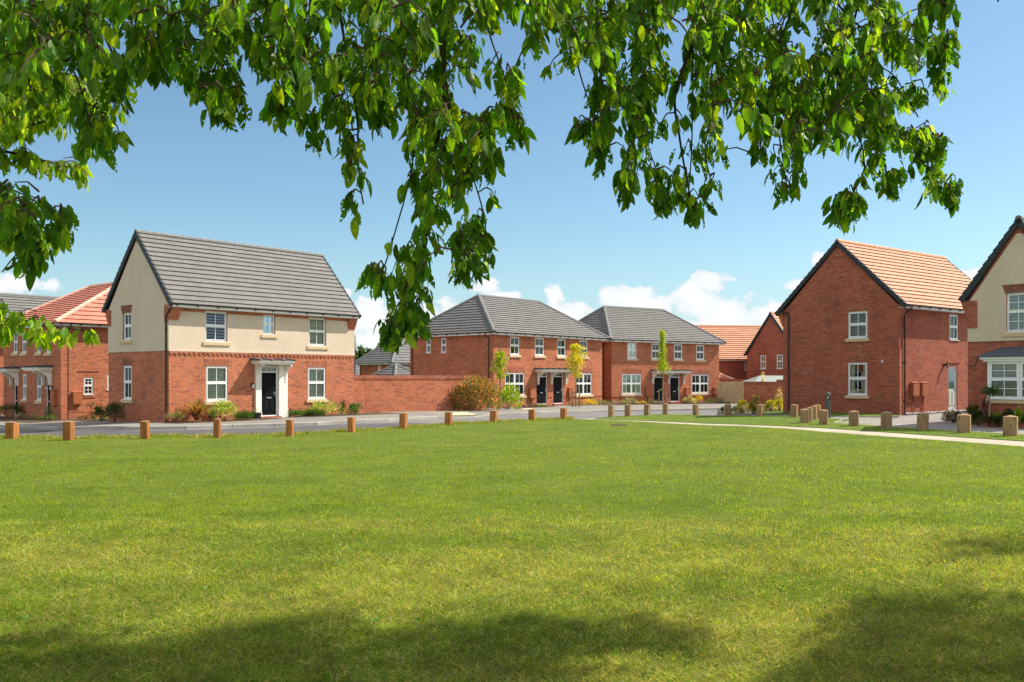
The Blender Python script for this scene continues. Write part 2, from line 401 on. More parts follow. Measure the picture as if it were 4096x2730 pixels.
# ------------------------------------------------------------------ houses
class House:
    """local x along the front wall, local y into the depth, local z up from the house's base"""
    def __init__(s, name, ox, oy, dirx, base, W, D, label, cat='house', group=None):
        a = math.atan2(dirx[1], dirx[0]); s.a = a; s.W, s.D, s.base = W, D, base
        s.ex = Vector((math.cos(a), math.sin(a), 0)); s.ey = Vector((-math.sin(a), math.cos(a), 0)); s.o = Vector((ox, oy, base))
        s.root = empty(name, s.o, a, label, cat, group)
    def lz(s, z): return z-s.base
    # walls: P(u, z, w) with w outwards
    def front(s, y=0.0): return lambda u, z, w: (u, y-w, z)
    def side(s, x=0.0): return lambda u, z, w: (x-w, u, z)
    def right(s, x): return lambda u, z, w: (x+w, u, z)
    def ray(s, X, Y, wall, off=0.0):
        """photo pixel -> (u, local z) on the front ('f') or the x=0 side ('s') plane"""
        n = s.ey if wall == 'f' else s.ex
        d = Vector(((X-CX)/F, 1, 0)); rel = s.o.copy(); rel.z = 0
        k = (rel.dot(n)+off)/d.dot(n); p = d*k-rel
        return (p.dot(s.ex) if wall == 'f' else p.dot(s.ey)), EYE-(Y-HY)/F*k-s.base
    def depth(s, X, wall, off):
        n = s.ey if wall == 'f' else s.ex; rel = s.o.copy(); rel.z = 0
        return (rel.dot(n)-off)/Vector(((X-CX)/F, 1, 0)).dot(n)
    def rect(s, X0, X1, Y0, Y1, wall, off=0.0):
        a = s.ray(X0, Y0, wall, off)[0]; b = s.ray(X1, Y0, wall, off)[0]; m = (X0+X1)/2
        return (min(a, b), max(a, b), s.ray(m, Y1, wall, off)[1], s.ray(m, Y0, wall, off)[1])

def wall_mesh(mb, P, outer, holes, w=0.0, depth=.11, edge=None):
    """outer polygon with rectangular holes, reveals running inwards"""
    loops = [[Vector((u, z, 0)) for u, z in outer]]+[[Vector((a, z0, 0)), Vector((a, z1, 0)), Vector((b, z1, 0)), Vector((b, z0, 0))] for a, b, z0, z1 in holes]
    tr = tessellate_polygon(loops); flat = [p for l in loops for p in l]
    mb.add([P(p.x, p.y, w) for p in flat], tr)
    for a, b, z0, z1 in holes:
        q = [(a, z0), (a, z1), (b, z1), (b, z0)]
        mb.add([P(u, z, w) for u, z in q]+[P(u, z, w-depth) for u, z in q], [(i, (i+1) % 4, 4+(i+1) % 4, 4+i) for i in range(4)])
    if edge:
        n = len(outer); mb.add([P(u, z, w) for u, z in outer]+[P(u, z, w-edge) for u, z in outer], [(i, (i+1) % n, n+(i+1) % n, n+i) for i in range(n)])
def window(h, P, r, style='pair', fill='blind', sill=True, cols=1, bars=1, split=.52, glass='glass', deep=.0, sillm='sill', head=None, label=None):
    """white casement: cols lights wide, two lights high, glazing bars in each"""
    a, b, z0, z1 = r; fw = .055; d0, d1 = -.095-deep, -.035-deep; mb = MB()
    mb.mbox(P, a, b, z1-fw, z1, d0, d1); mb.mbox(P, a, b, z0, z0+fw, d0, d1)
    mb.mbox(P, a, a+fw, z0+fw, z1-fw, d0, d1); mb.mbox(P, b-fw, b, z0+fw, z1-fw, d0, d1)
    mb.mbox(P, a-.01, b+.01, z0-.03, z0-.002, d0, .045-deep*.3)              # projecting plastic cill
    zm = z0+(z1-z0)*split; cw = (b-a-2*fw)/cols
    rows = [(z0+fw, zm-.03), (zm+.03, z1-fw)]
    mb.mbox(P, a+fw, b-fw, zm-.03, zm+.03, d0+.004, d1+.006)
    panes = []
    for c in range(cols):
        u0 = a+fw+c*cw; u1 = u0+cw
        if c: mb.mbox(P, u0-.035, u0+.035, z0+fw, z1-fw, d0+.002, d1+.003)
        ua = u0+(.035 if c else 0); ub = u1-(.035 if c < cols-1 else 0)
        for k, (q0, q1) in enumerate(rows):
            sf = .035 if k == 1 or style == 'sash' else .018                     # opening sash frame
            for box in ((ua, ub, q1-sf, q1), (ua, ub, q0, q0+sf), (ua, ua+sf, q0+sf, q1-sf), (ub-sf, ub, q0+sf, q1-sf)):
                mb.mbox(P, *box, d0+.012, d1+.014)
            for j in range(bars):
                uc = ua+(ub-ua)*(j+1)/(bars+1); mb.mbox(P, uc-.011, uc+.011, q0+sf, q1-sf, d0+.03, d1-.005)
            if style == 'grid': 
                for j in (1,):
                    zc = (q0+q1)/2; mb.mbox(P, ua+sf, ub-sf, zc-.011, zc+.011, d0+.03, d1-.006)
    f = mb.build('window', 'white', h.root)
    if label: f['label'] = label
    g = MB(); g.mbox(P, a+.03, b-.03, z0+.03, z1-.03, d0+.024, d0+.028); g.build('pane', glass, f)
    if sill:
        s_ = MB(); s_.mbox(P, a-.12, b+.12, z0-.17, z0-.032, -.06, .075); s_.build('sill', sillm, f)
    wi = d0-.035
    if fill == 'blind':
        bm_ = MB(); z = z0+.04; 
        while z < z1-.06:
            v = [P(a+.05, z, wi+.02), P(b-.05, z, wi+.02), P(b-.05, z+.028, wi-.02), P(a+.05, z+.028, wi-.02)]
            bm_.add(v, [(0, 1, 2, 3)]); z += .052
        bm_.build('blind', 'blind', f)
    elif fill == 'curtain' or fill == 'full':
        c_ = MB(); ww = (b-a); n = 26
        spans = [(a+.02, a+ww*.30), (b-ww*.30, b-.02)] if fill == 'curtain' else [(a+.02, b-.02)]
        for p0, p1 in spans:
            vs = []; 
            for i in range(n+1):
                u = p0+(p1-p0)*i/n; w = wi-.02+.025*math.sin(i*1.9)+.01*math.sin(i*.7)
                vs += [P(u, z0+.01, w), P(u, z1-.01, w)]
            c_.add(vs, [(2*i, 2*i+2, 2*i+3, 2*i+1) for i in range(n)])
        c_.build('curtain', 'curtain', f)
    elif fill == 'roller':
        c_ = MB(); c_.mbox(P, a+.03, b-.03, z0+(z1-z0)*.62, z1-.02, wi, wi+.01); c_.build('blind', 'curtain', f)
    return f
def header(h, P, r, m='soldier', up=.3, flare=.07, w=.012, name='brick_lintel'):
    a, b, z0, z1 = r; mb = MB()
    mb.prism(P, [(a-.03, z1+.005), (b+.03, z1+.005), (b+.03+flare, z1+up), (a-.03-flare, z1+up)], -.02, w); return mb.build(name, m, h.root)
def panel_door(h, P, r, m='door_black', fan=True, half=False, sidew=.06, rec=.10, number=None):
    a, b, z0, z1 = r; fr = MB(); zf = z0+ (z1-z0)*(.875 if fan else .97); d0 = -rec
    fr.mbox(P, a, a+sidew, z0, z1, d0-.05, d0+.05); fr.mbox(P, b-sidew, b, z0, z1, d0-.05, d0+.05)
    fr.mbox(P, a+sidew, b-sidew, z1-.05, z1, d0-.05, d0+.05); fr.mbox(P, a+sidew, b-sidew, z0, z0+.05, d0-.05, d0+.07)
    if fan: fr.mbox(P, a+sidew, b-sidew, zf-.025, zf+.025, d0-.05, d0+.05)
    if fan:
        for k in (1, 2): uc = a+sidew+(b-a-2*sidew)*k/3; fr.mbox(P, uc-.01, uc+.01, zf+.02, z1-.045, d0-.02, d0+.02)
    f = fr.build('door', 'white', h.root); zt_ = zf-.025 if fan else z1-.05
    u0, u1, y0, y1 = a+sidew+.004, b-sidew-.004, z0+.05, zt_
    lf = MB(); lf.mbox(P, u0, u1, y0, y1, d0-.02, d0+.02); W = u1-u0; H = y1-y0; c = (u0+u1)/2
    pan = [(.56, .68, 0), (.70, .86, 0)] if not half else []
    rows = [(.07, .38), (.42, .56)] if not half else [(.08, .44)]
    for q0, q1 in rows:
        for s_ in (0, 1):
            p0 = u0+W*(.13+.41*s_); p1 = p0+W*.33
            lf.mbox(P, p0, p1, y0+H*q0, y0+H*q1, d0+.02, d0+.034); lf.mbox(P, p0+.035, p1-.035, y0+H*q0+.035, y0+H*q1-.035, d0+.034, d0+.045)
    if not half:
        for s_ in (0, 1):
            p0 = u0+W*(.13+.41*s_); p1 = p0+W*.33
            lf.mbox(P, p0, p1, y0+H*.60, y0+H*.75, d0+.02, d0+.036); lf.mbox(P, p0, p1, y0+H*.79, y0+H*.93, d0+.02, d0+.036)
    leaf = lf.build('door_leaf', m, f)
    if half:
        g = MB(); g.mbox(P, u0+W*.16, u1-W*.16, y0+H*.5, y0+H*.93, d0+.021, d0+.027); g.build('pane', 'glass_sky_tint', f)
    else:
        k = MB(); k.mbox(P, c-.13, c+.13, y0+H*.395, y0+H*.425, d0+.02, d0+.05); k.build('letter_plate', 'chrome', f)
    k = MB(); k.mbox(P, u1-.07, u1-.04, y0+H*.44, y0+H*.56, d0+.02, d0+.035); k.mbox(P, u1-.17, u1-.05, y0+H*.51, y0+H*.525, d0+.05, d0+.07); k.mbox(P, u1-.065, u1-.045, y0+H*.51, y0+H*.525, d0+.02, d0+.07)
    k.build('handle', 'chrome', f)
    if fan:
        g = MB(); g.mbox(P, a+sidew, b-sidew, zf+.02, z1-.04, d0-.005, d0); g.build('fanlight', 'glass', f)
    st = MB(); st.mbox(P, a-.08, b+.08, z0-.16, z0-.003, -.12, .18); st.build('doorstep', 'brick_dark', h.root)
    return f
def tiles(mb, poly, gauge=.30, lip=.05, base=.02, phase=0.0):
    poly = [Vector(p) for p in poly]; n = Vector((0, 0, 0))
    for i in range(len(poly)): n += poly[i].cross(poly[(i+1) % len(poly)])
    n.normalize(); n = n if n.z > 0 else -n
    u = (Vector((0, 0, 1))-n*n.z).normalized(); s = u.cross(n); o = min(poly, key=lambda p: p.dot(u))
    q = [((p-o).dot(s), (p-o).dot(u)) for p in poly]; tmax = max(t for _, t in q)
    def clip(pl, val, keep_above):
        out = []
        for i in range(len(pl)):
            a, b = pl[i], pl[(i+1) % len(pl)]; ia = (a[1] >= val) == keep_above or abs(a[1]-val) < 1e-9; ib = (b[1] >= val) == keep_above or abs(b[1]-val) < 1e-9
            if ia: out.append(a)
            if ia != ib and abs(b[1]-a[1]) > 1e-9:
                k = (val-a[1])/(b[1]-a[1]); out.append((a[0]+(b[0]-a[0])*k, val))
        return out
    k = 0
    while k*gauge < tmax-.01:
        t0 = k*gauge; t1 = min((k+1)*gauge+.001, tmax); c = clip(clip(q, t0, True), t1, False)
        if len(c) >= 3:
            vs = [o+s*a+u*(b-(.03 if b-t0 < 1e-6 and k else 0))+n*(base+lip*(1-(b-t0)/gauge)) for a, b in c]
            mb.uv[len(mb.f)] = [(a+100, k*.3+.3*(b-t0)/gauge) for a, b in c]; mb.add(vs, [tuple(range(len(c)))])
            lo = [a for a, b in c if abs(b-t0) < 1e-6]
            if len(lo) >= 2:
                a0, a1 = min(lo), max(lo); tp = base+lip
                td = t0-(.03 if k else 0); th = .022 if k else lip+.03
                g = [(a0, td, tp), (a1, td, tp), (a1, td, tp-th), (a0, td, tp-th), (a1, t0+.02, tp-th), (a0, t0+.02, tp-th)]
                mb.uv[len(mb.f)] = [(a0+100, k*.3+.03), (a1+100, k*.3+.03), (a1+100, k*.3+.02), (a0+100, k*.3+.02)]
                mb.add([o+s*a+u*t+n*w for a, t, w in g], [(0, 1, 2, 3), (3, 2, 4, 5)])
            # underside so that the slab is closed at verges
        k += 1
    mb.add([p+n*(base-.03) for p in poly], [tuple(range(len(poly)))])
def ridge_run(mb, a, b, r=.115, seg=.45):
    a, b = Vector(a), Vector(b); L = (b-a).length; n = max(1, round(L/seg))
    for i in range(n):
        p = a.lerp(b, i/n); q = a.lerp(b, (i+1)/n+.02/L if i < n-1 else 1)
        mb.tube([p, q], [r*1.06, r*.97], 10)
def eaves(h, P, u0, u1, z, over=.34, side=1, brackets=True):
    """white fascia + soffit, black gutter; z = fascia bottom"""
    mb = MB(); mb.mbox(P, u0, u1, z, z+.17, over-.03, over); mb.mbox(P, u0, u1, z, z+.012, 0.0, over-.03)
    mb.build('fascia', 'white', h.root)
    g = MB(); N = 8; R = .062; zc = z+.165
    prof = [(over+.066+R*math.cos(t), zc+R*math.sin(t)) for t in [math.pi+math.pi*i/N for i in range(N+1)]]
    prof += [(w, zz) for w, zz in [(over+.066+(R-.008)*math.cos(t), zc+(R-.008)*math.sin(t)) for t in [2*math.pi-math.pi*i/N for i in range(N+1)]]]
    n = len(prof); v = [P(u0-.03, zz, w) for w, zz in prof]+[P(u1+.03, zz, w) for w, zz in prof]
    g.add(v, [(i, (i+1) % n, n+(i+1) % n, n+i) for i in range(n)]+[tuple(range(n)), tuple(range(n, 2*n))[::-1]])
    if brackets:
        u = u0+.25
        while u < u1:
            g.mbox(P, u-.022, u+.022, z+.045, z+.115, over+.001, over+.075); u += .95
    g.build('gutter', 'black', h.root)
def downpipe(h, P, u, ztop, over, zb=.0, w=.06, name='downpipe'):
    mb = MB(); mb.tube([P(u, ztop+.12, over+.06), P(u, ztop-.02, over+.06), P(u, ztop-.22, w), P(u, ztop-.32, w), P(u, zb+.02, w)], .034, 8)
    z = zb+.6
    while z < ztop-.4: mb.tube([P(u, z, w), P(u, z+.05, w)], .048, 8); mb.mbox(P, u-.06, u+.06, z+.01, z+.04, .0, .03); z += 1.75
    mb.build(name, 'black', h.root, smooth=False)
def gable_roof(h, zE, zR, tile, ridge, over=.34, vo=.08, thick=.05, y0=0.0, D=None, gauge=.30, x0=None, x1=None, kneel=True, verge='verge', backonly=False):
    """ridge along local x; zE = height of the tile plane at the eave edge"""
    D = h.D if D is None else D; x0 = -vo if x0 is None else x0; x1 = h.W+vo if x1 is None else x1
    ym = y0+D/2; ya, yb = y0-over-.05, y0+D+over+.05; mb = MB()
    tiles(mb, [(x0, ya, zE), (x1, ya, zE), (x1, ym, zR), (x0, ym, zR)], gauge); tiles(mb, [(x1, yb, zE), (x0, yb, zE), (x0, ym, zR), (x1, ym, zR)], gauge)
    rf = mb.build('roof', tile, h.root)
    r = MB(); ridge_run(r, (x0-.01, ym, zR+.02), (x1+.01, ym, zR+.02)); r.build('ridge_tiles', ridge, rf)
    sl = Vector((0, ym-ya, zR-zE)); L = sl.length; sl.normalize(); nn = Vector((0, -sl.z, sl.y))
    for xx, sx in ((x0, -1), (x1, 1)):
        v = MB()
        for sgn in (1, -1):
            k = 0; t = -.02
            while t < L:                                                     # stepped dry-verge units, one per course
                t1 = min(t+gauge+.02, L+.02)
                def q(tt, off, dx):
                    y = ya+sl.y*tt+nn.y*off; y = y if sgn == 1 else 2*ym-y
                    return (xx+dx, y, zE+sl.z*tt+nn.z*off)
                pts = [q(t, -.13, -sx*.05), q(t1, -.13, -sx*.05), q(t1, .045, -sx*.05), q(t, .085, -sx*.05), q(t, -.13, sx*.035), q(t1, -.13, sx*.035), q(t1, .045, sx*.035), q(t, .085, sx*.035)]
                v.add(pts, [(0, 1, 2, 3), (7, 6, 5, 4), (0, 4, 5, 1), (1, 5, 6, 2), (2, 6, 7, 3), (3, 7, 4, 0)]); t += gauge
        v.build('verge', verge, rf)
    return rf
def hip_roof(h, zE, zR, A, B, tile, ridge, over=.34, W=None, D=None, gauge=.30, x0=0.0, y0=0.0):
    W = h.W if W is None else W; D = h.D if D is None else D; e = over+.05
    p = [(x0-e, y0-e, zE), (x0+W+e, y0-e, zE), (x0+W+e, y0+D+e, zE), (x0-e, y0+D+e, zE)]; a = (*A, zR); b = (*B, zR); mb = MB()
    if A == B:
        for i in range(4): tiles(mb, [p[i], p[(i+1) % 4], a], gauge)
        hips = [(p[i], a) for i in range(4)]
    elif abs(A[1]-B[1]) < 1e-6:   # ridge along x, A left
        tiles(mb, [p[0], p[1], b, a], gauge); tiles(mb, [p[1], p[2], b], gauge); tiles(mb, [p[2], p[3], a, b], gauge); tiles(mb, [p[3], p[0], a], gauge)
        hips = [(p[0], a), (p[3], a), (p[1], b), (p[2], b)]
    else:                          # ridge along y, A near
        tiles(mb, [p[0], p[1], a], gauge); tiles(mb, [p[1], p[2], b, a], gauge); tiles(mb, [p[2], p[3], b], gauge); tiles(mb, [p[3], p[0], a, b], gauge)
        hips = [(p[0], a), (p[1], a), (p[2], b), (p[3], b)]
    rf = mb.build('roof', tile, h.root)
    r = MB()
    if A != B: ridge_run(r, (a[0], a[1], zR+.03), (b[0], b[1], zR+.03)); r.build('ridge_tiles', ridge, rf)
    for q, t in hips: r = MB(); ridge_run(r, Vector(q)+Vector((0, 0, .05)), Vector(t)+Vector((0, 0, .03)), .11); r.build('hip_tiles', ridge, rf)
    return rf
def kneeler(h, P, u0, u1, ztop, m, out=.30, n=9, depth=.08, flip=False, name='corbelled_brick_corner', root=None):
    mb = MB()
    for i in range(n):
        k = 1-i/n; za = ztop-(i+1)*.075; w = out*k**.9
        a, b = (u0, u1-(.12*i/n)) if not flip else (u0+(.12*i/n), u1)
        mb.mbox(P, a, b, za, za+.0752, -.02, w+.012)
    return mb.build(name, m, h.root)
def canopy(h, P, u0, u1, z, proj=.75, brackets=(), drop=.75, m='offwhite'):
    mb = MB(); mb.mbox(P, u0, u1, z, z+.05, 0, proj); mb.mbox(P, u0+.05, u1-.05, z-.07, z, 0, proj-.06); mb.mbox(P, u0+.09, u1-.09, z-.12, z-.07, 0, proj-.12)
    c = mb.build('porch_canopy', m, h.root)
    l = MB(); zt_ = z+.055
    v = [P(u0-.02, zt_, proj+.02), P(u1+.02, zt_, proj+.02), P(u1+.02, zt_+.09, 0), P(u0-.02, zt_+.09, 0), P(u0-.02, zt_-.006, proj+.02), P(u1+.02, zt_-.006, proj+.02), P(u1+.02, zt_-.006, 0), P(u0-.02, zt_-.006, 0)]
    l.add(v, [(0, 1, 2, 3), (4, 5, 1, 0), (5, 6, 2, 1), (6, 7, 3, 2), (7, 4, 0, 3)])
    n = max(2, int((u1-u0)/.6))
    for i in range(n+1):
        uu = u0+(u1-u0)*i/n; v = [P(uu-.02, zt_+.004, proj+.03), P(uu+.02, zt_+.004, proj+.03), P(uu+.02, zt_+.095, .01), P(uu-.02, zt_+.095, .01), P(uu-.02, zt_+.045, proj+.03), P(uu+.02, zt_+.045, proj+.03), P(uu+.02, zt_+.13, .01), P(uu-.02, zt_+.13, .01)]
        l.add(v, [(4, 5, 6, 7), (0, 1, 5, 4), (1, 2, 6, 5), (3, 0, 4, 7)])
    l.build('lead_roof', 'lead', c)
    for u in brackets:
        b = MB(); prof = [(0.0, -.12), (proj-.18, -.12), (proj-.18, -.2), (proj-.3, -.24), (proj-.42, -.32), (.17, -.48), (.14, -.62), (.12, -drop), (0, -drop)]
        n = len(prof); vs = [P(u-.045, z+q, w) for w, q in prof]+[P(u+.045, z+q, w) for w, q in prof]
        b.add(vs, [tuple(range(n)), tuple(range(n, 2*n))[::-1]]+[(i, (i+1) % n, n+(i+1) % n, n+i) for i in range(n)]); b.build('bracket', m, c)
    return c
def meter(h, P, r, m='meter', label=None, pipe=True):
    a, b, z0, z1 = r; mb = MB(); mb.mbox(P, a, b, z0, z1, .0, .16)
    v = [P(a-.01, z1, .0), P(b+.01, z1, .0), P(b+.01, z1, .18), P(a-.01, z1, .18), P(a-.01, z1+.05, .0), P(b+.01, z1+.05, .0), P(b+.01, z1+.015, .18), P(a-.01, z1+.015, .18)]
    mb.add(v, [(0, 3, 2, 1), (4, 5, 6, 7), (0, 1, 5, 4), (3, 7, 6, 2), (0, 4, 7, 3), (1, 2, 6, 5)])
    mb.mbox(P, a+.03, b-.03, z0+.03, z1-.03, .16, .168)
    o = mb.build('meter_box', m, h.root)
    if pipe: q = MB(); q.tube([P((a+b)/2, z0, .05), P((a+b)/2, 0, .05)], .03, 8); q.build('pipe', m, o)
    if label: o['label'] = label
    return o
def lamp(h, P, u, z, m='black'):
    mb = MB(); mb.mbox(P, u-.05, u+.05, z-.03, z+.10, 0, .03); mb.tube([P(u, z+.05, .02), P(u, z+.10, .09), P(u, z+.07, .12)], .015, 6); o = mb.build('wall_lamp', m, h.root)
    k = MB(); k.tube([P(u, z+.06, .12), P(u, z-.09, .12)], [.035, .055], 8); k.build('lamp_glass', 'lens', o)
def shell(h, z0, zw, fronts, sides, m='brick', gable=None, rights=True, back=True):
    """four walls; fronts / sides are openings; gable = ridge height for the x ends"""
    mb = MB(); W, D = h.W, h.D
    wall_mesh(mb, h.front(), [(0, z0), (W, z0), (W, zw), (0, zw)], fronts)
    end = [(0, z0), (D, z0), (D, zw), (D/2, gable), (0, zw)] if gable else [(0, z0), (D, z0), (D, zw), (0, zw)]
    wall_mesh(mb, h.side(), end, sides)
    wall_mesh(mb, h.right(W), end, []); wall_mesh(mb, lambda u, z, w: (u, D+w, z), [(0, z0), (W, z0), (W, zw), (0, zw)], [])
    o = mb.build('wall', m, h.root)
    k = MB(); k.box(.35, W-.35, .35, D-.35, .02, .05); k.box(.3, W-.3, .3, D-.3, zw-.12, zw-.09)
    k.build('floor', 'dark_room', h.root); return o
E1 = (.638, .770)

# ---- rendered detached house
H2 = House('rendered_house', -14.33, 37.58, E1, -.08, 10.0, 5.2, 'detached house with cream rendered upper floor, dark grey gable roof and black front door')
h = H2; P, S = h.front(), h.side(); zb = h.base
ups = [h.rect(819.6, 909, 1246, 1367, 'f'), h.rect(1051.7, 1100, 1261, 1338, 'f'), h.rect(1234.4, 1303.8, 1272, 1384, 'f')]
los = [h.rect(824, 911.8, 1465, 1603.8, 'f'), h.rect(1231.7, 1303.2, 1470.4, 1595.6, 'f')]
dr = h.rect(1042, 1111, 1464, 1663, 'f'); dr = (dr[0], dr[1], .1, dr[3])
gs = [h.rect(491.6, 525.7, 1252, 1359.6, 's'), h.rect(492, 526.8, 1463.7, 1597.5, 's')]
zf = h.ray(676, 1229, 'f')[1]; zrb = h.ray(676, 1403.1, 'f')[1]; zR = 8.12-zb; zE = zf+.1; zw = zf+.12
gz = zE+(zR-zE)*(.39/(2.6+.39))-.06                                   # wall head under the verge at the corner
shell(h, -.6, zw, ups+los+[dr], gs, 'brick', zR-.16)
top = zf-.14
mb = MB(); wall_mesh(mb, P, [(-.022, zrb), (10.022, zrb), (10.022, top), (-.022, top)], [(a-.0, b+.0, z0, min(z1, top-.01)) for a, b, z0, z1 in ups], .022, .03, edge=.03)
bell = []
for u0, u1 in [(-.022, 10.022)]: mb.mbox(P, u0, u1, zrb-.02, zrb+.03, .0, .045)
mb.build('render', 'render', h.root)
zend = zR-.42; mb = MB()
wall_mesh(mb, S, [(-.0, zrb), (5.2, zrb), (5.2, zw-.05), (2.6+.12, zend), (2.6-.12, zend), (0, zw-.05)], [gs[0]], .022, .03, edge=.03)
mb.build('gable_render', 'render', h.root); mb = MB()
wall_mesh(mb, h.right(10.0), [(-.0, zrb), (5.2, zrb), (5.2, zw-.05), (2.6+.12, zend), (2.6-.12, zend), (0, zw-.05)], [], .022, .03, edge=.03)
mb.build('gable_render', 'render', h.root)
d = MB(); u = .05
while u < 9.9: d.mbox(P, u, u+.11, zrb-.165, zrb-.09, 0, .035); u += .225
d.mbox(P, 0, 10, zrb-.088, zrb-.012, 0, .04); d.build('dentil_course', 'brick', h.root)
for r, f_, c_ in ((ups[0], None, 1), (ups[1], None, 1), (ups[2], 'full', 1)):
    window(h, P, r, fill=f_, deep=.02, glass='glass_sky_tint' if f_ != 'full' else 'glass', style='sash')
for r in los: window(h, P, r, fill='full', style='sash'); header(h, P, r)
window(h, S, gs[0], fill='blind', deep=.02, style='sash'); window(h, S, gs[1], fill='blind', style='sash')
header(h, S, gs[0], 'soldier_dark', .33, .08, .04); header(h, S, gs[1], 'soldier_dark', .3, .03, .004)
gable_roof(h, zE, zR, 'tile_grey', 'ridge_grey', gauge=.295)
eaves(h, P, -.08, 10.08, zf, .34)
kneeler(h, P, -.03, .50, zw+.02, 'brick', .30); kneeler(h, P, 9.5, 10.03, zw+.02, 'brick', .30, flip=True)
kneeler(h, lambda u, z, w: (u, 5.2+w, z), -.03, .5, zw+.02, 'brick', .30)
for q0, q1 in ((4.9, 5.2), (0, .3)):
    mb = MB(); mb.box(-.045, .0, q0, q1, zw-.75, zw-.02); mb.build('brick_kneeler_face', 'brick_dark', h.root)
mb = MB(); mb.tube([(-.12, -.40, zf+.12), (-.12, -.40, zf-.02), (-.07, -.07, zf-.2), (-.07, .12, zf-.4), (-.07, .12, .0)], .036, 8)
for z in (.7, 2.3, 3.9): mb.tube([(-.07, .12, z), (-.07, .12, z+.06)], .05, 8)
mb.build('downpipe', 'black', h.root)
# porch: flat canopy on scrolled brackets with pilasters
panel_door(h, P, dr, rec=.06, sidew=.07)
c0 = h.ray(1005, 1460, 'f', -.5)[0]; ca = h.ray(1025, 1463, 'f')[0]; cb = h.ray(1140, 1463, 'f')[0]; cz = h.ray(1090, 1452, 'f', -.3)[1]
canopy(h, P, ca-.3, cb+.06, dr[3]+.17, .72, (ca+.02, cb-.02), .95)
mb = MB()
for a, b in ((ca-.08, dr[0]-.01), (dr[1]+.01, cb+.08)):
    mb.mbox(P, a, b, .0, dr[3]+.05, 0, .10); mb.mbox(P, a-.02, b+.02, -.05, .28, 0, .125)
mb.mbox(P, ca-.08, cb+.08, dr[3]+.052, dr[3]+.16, 0, .105); mb.build('door_surround', 'offwhite', h.root)
lu, lz_ = h.ray(1006, 1543, 'f'); lamp(h, P, lu, lz_)
mb = MB(); u_, z_ = h.ray(1146, 1640, 'f'); mb.mbox(P, u_-.07, u_+.07, .12, .42, 0, .05); o = mb.build('utility_box', 'white', h.root)
mb = MB(); mb.mbox(P, u_-.045, u_+.045, .22, .36, .05, .056); mb.build('label_plate', 'blue', o)
mb = MB(); u_, z_ = h.ray(1164, 1640, 'f'); mb.mbox(P, u_-.09, u_+.09, .02, .44, 0, .12); mb.build('vent_cover', 'brick_dark', h.root)

# ---- left red-roofed pair
H1 = House('hip_roofed_house', -22.6, 45, E1, -.38, 8.0, 6.9, 'red tiled hip roof semi detached house with brown meter box, left of the rendered house')
h = H1; P, S = h.front(), h.side()
wf = [h.rect(334.4, 374, 1509.8, 1579, 'f'), h.rect(428, 452, 1497, 1561, 'f')]
su = [h.rect(a, b, 1331, 1411, 's') for a, b in ((52.6, 70.5), (86.7, 105), (145, 163.7), (184.3, 203))]
sl_ = [h.rect(89.4, 105.7, 1497, 1597, 's'), h.rect(146, 165, 1496, 1602, 's')]
sd = [h.rect(54, 70, 1495, 1622, 's'), h.rect(183, 201.6, 1491, 1652, 's')]; sd = [(a, b, .1, z1) for a, b, z0, z1 in sd]
zf = h.ray(241, 1304, 'f')[1]; shell(h, -.6, zf+.1, wf, su+sl_+sd, 'brick')
for r in wf: window(h, P, r, fill='blind' if r == wf[1] else None, sill=False, style='grid' if r == wf[0] else 'sash')
for r in su: window(h, S, r, fill='curtain')
for r in sl_: window(h, S, r, fill='curtain', style='sash')
for r in sd: panel_door(h, S, r)
for r in sd: canopy(h, S, r[0]-.35, r[1]+.35 if r is sd[0] else r[1]+1.2, r[3]+.2, .75, (r[0]-.12, r[1]+.15), .85)
hip_roof(h, zf+.12, 6.95-h.base, (4, 1.6), (4, 5.3), 'tile_red', 'ridge_red', gauge=.30)
eaves(h, P, -.34, 8.34, zf); eaves(h, S, -.34, 7.24, zf)
downpipe(h, P, h.ray(269, 1400, 'f')[0], zf, .34)
meter(h, P, h.rect(287, 323.6, 1571, 1618, 'f'), pipe=False)
mb = MB(); mb.mbox(P, 0, .32, -.4, zf, 0, .10); mb.build('brick_pilaster', 'brick', h.root)
mb = MB(); mb.mbox(P, .33, 8, -.4, .42, 0, .03); mb.mbox(P, .33, 8, .42, .5, 0, .045); mb.build('plinth', 'brick', h.root)
mb = MB(); r = wf[0]; mb.mbox(P, r[0]-.3, r[1]+.3, r[3]+.28, r[3]+.34, 0, .03); mb.mbox(P, r[0]-.1, r[1]+.1, r[2]-.16, r[2]-.1, 0, .04); mb.build('brick_band', 'brick_dark', h.root)
for X in (196, 212): u_, z_ = h.ray(X, 1505, 's'); lamp(h, S, u_-.0, z_-.6)
u_, z_ = h.ray(221, 1570, 's'); meter(h, S, (u_-.22, u_+.22, .75, 1.55), pipe=False)

# ---- grey roof far left
H0 = House('grey_roofed_house', -33.5, 52.0, E1, -.4, 9.5, 7.0, 'brick house with long grey gable roof at the far left, behind the red roof')
h = H0; zf = 4.3; shell(h, -.6, zf+.1, [(2, 3, 2.9, 4.0)], [(2.6, 3.7, 2.9, 4.0)], 'brick', 7.3)
window(h, h.front(), (2, 3, 2.9, 4.0)); window(h, h.side(), (2.6, 3.7, 2.9, 4.0)); gable_roof(h, zf+.1, 7.55, 'tile_grey', 'ridge_grey'); eaves(h, h.front(), -.05, 9.55, zf)
gw = empty('garden_wall', (-36, 50, -.6), math.radians(24), 'low brick garden wall at the left edge of the view', 'wall')
mb = MB(); mb.box(0, 4.4, 0, .22, 0, 2.0); mb.build('wall', 'brick', gw); mb = MB(); mb.box(-.02, 4.42, -.03, .25, 2.003, 2.08); mb.build('coping', 'brick_dark', gw)

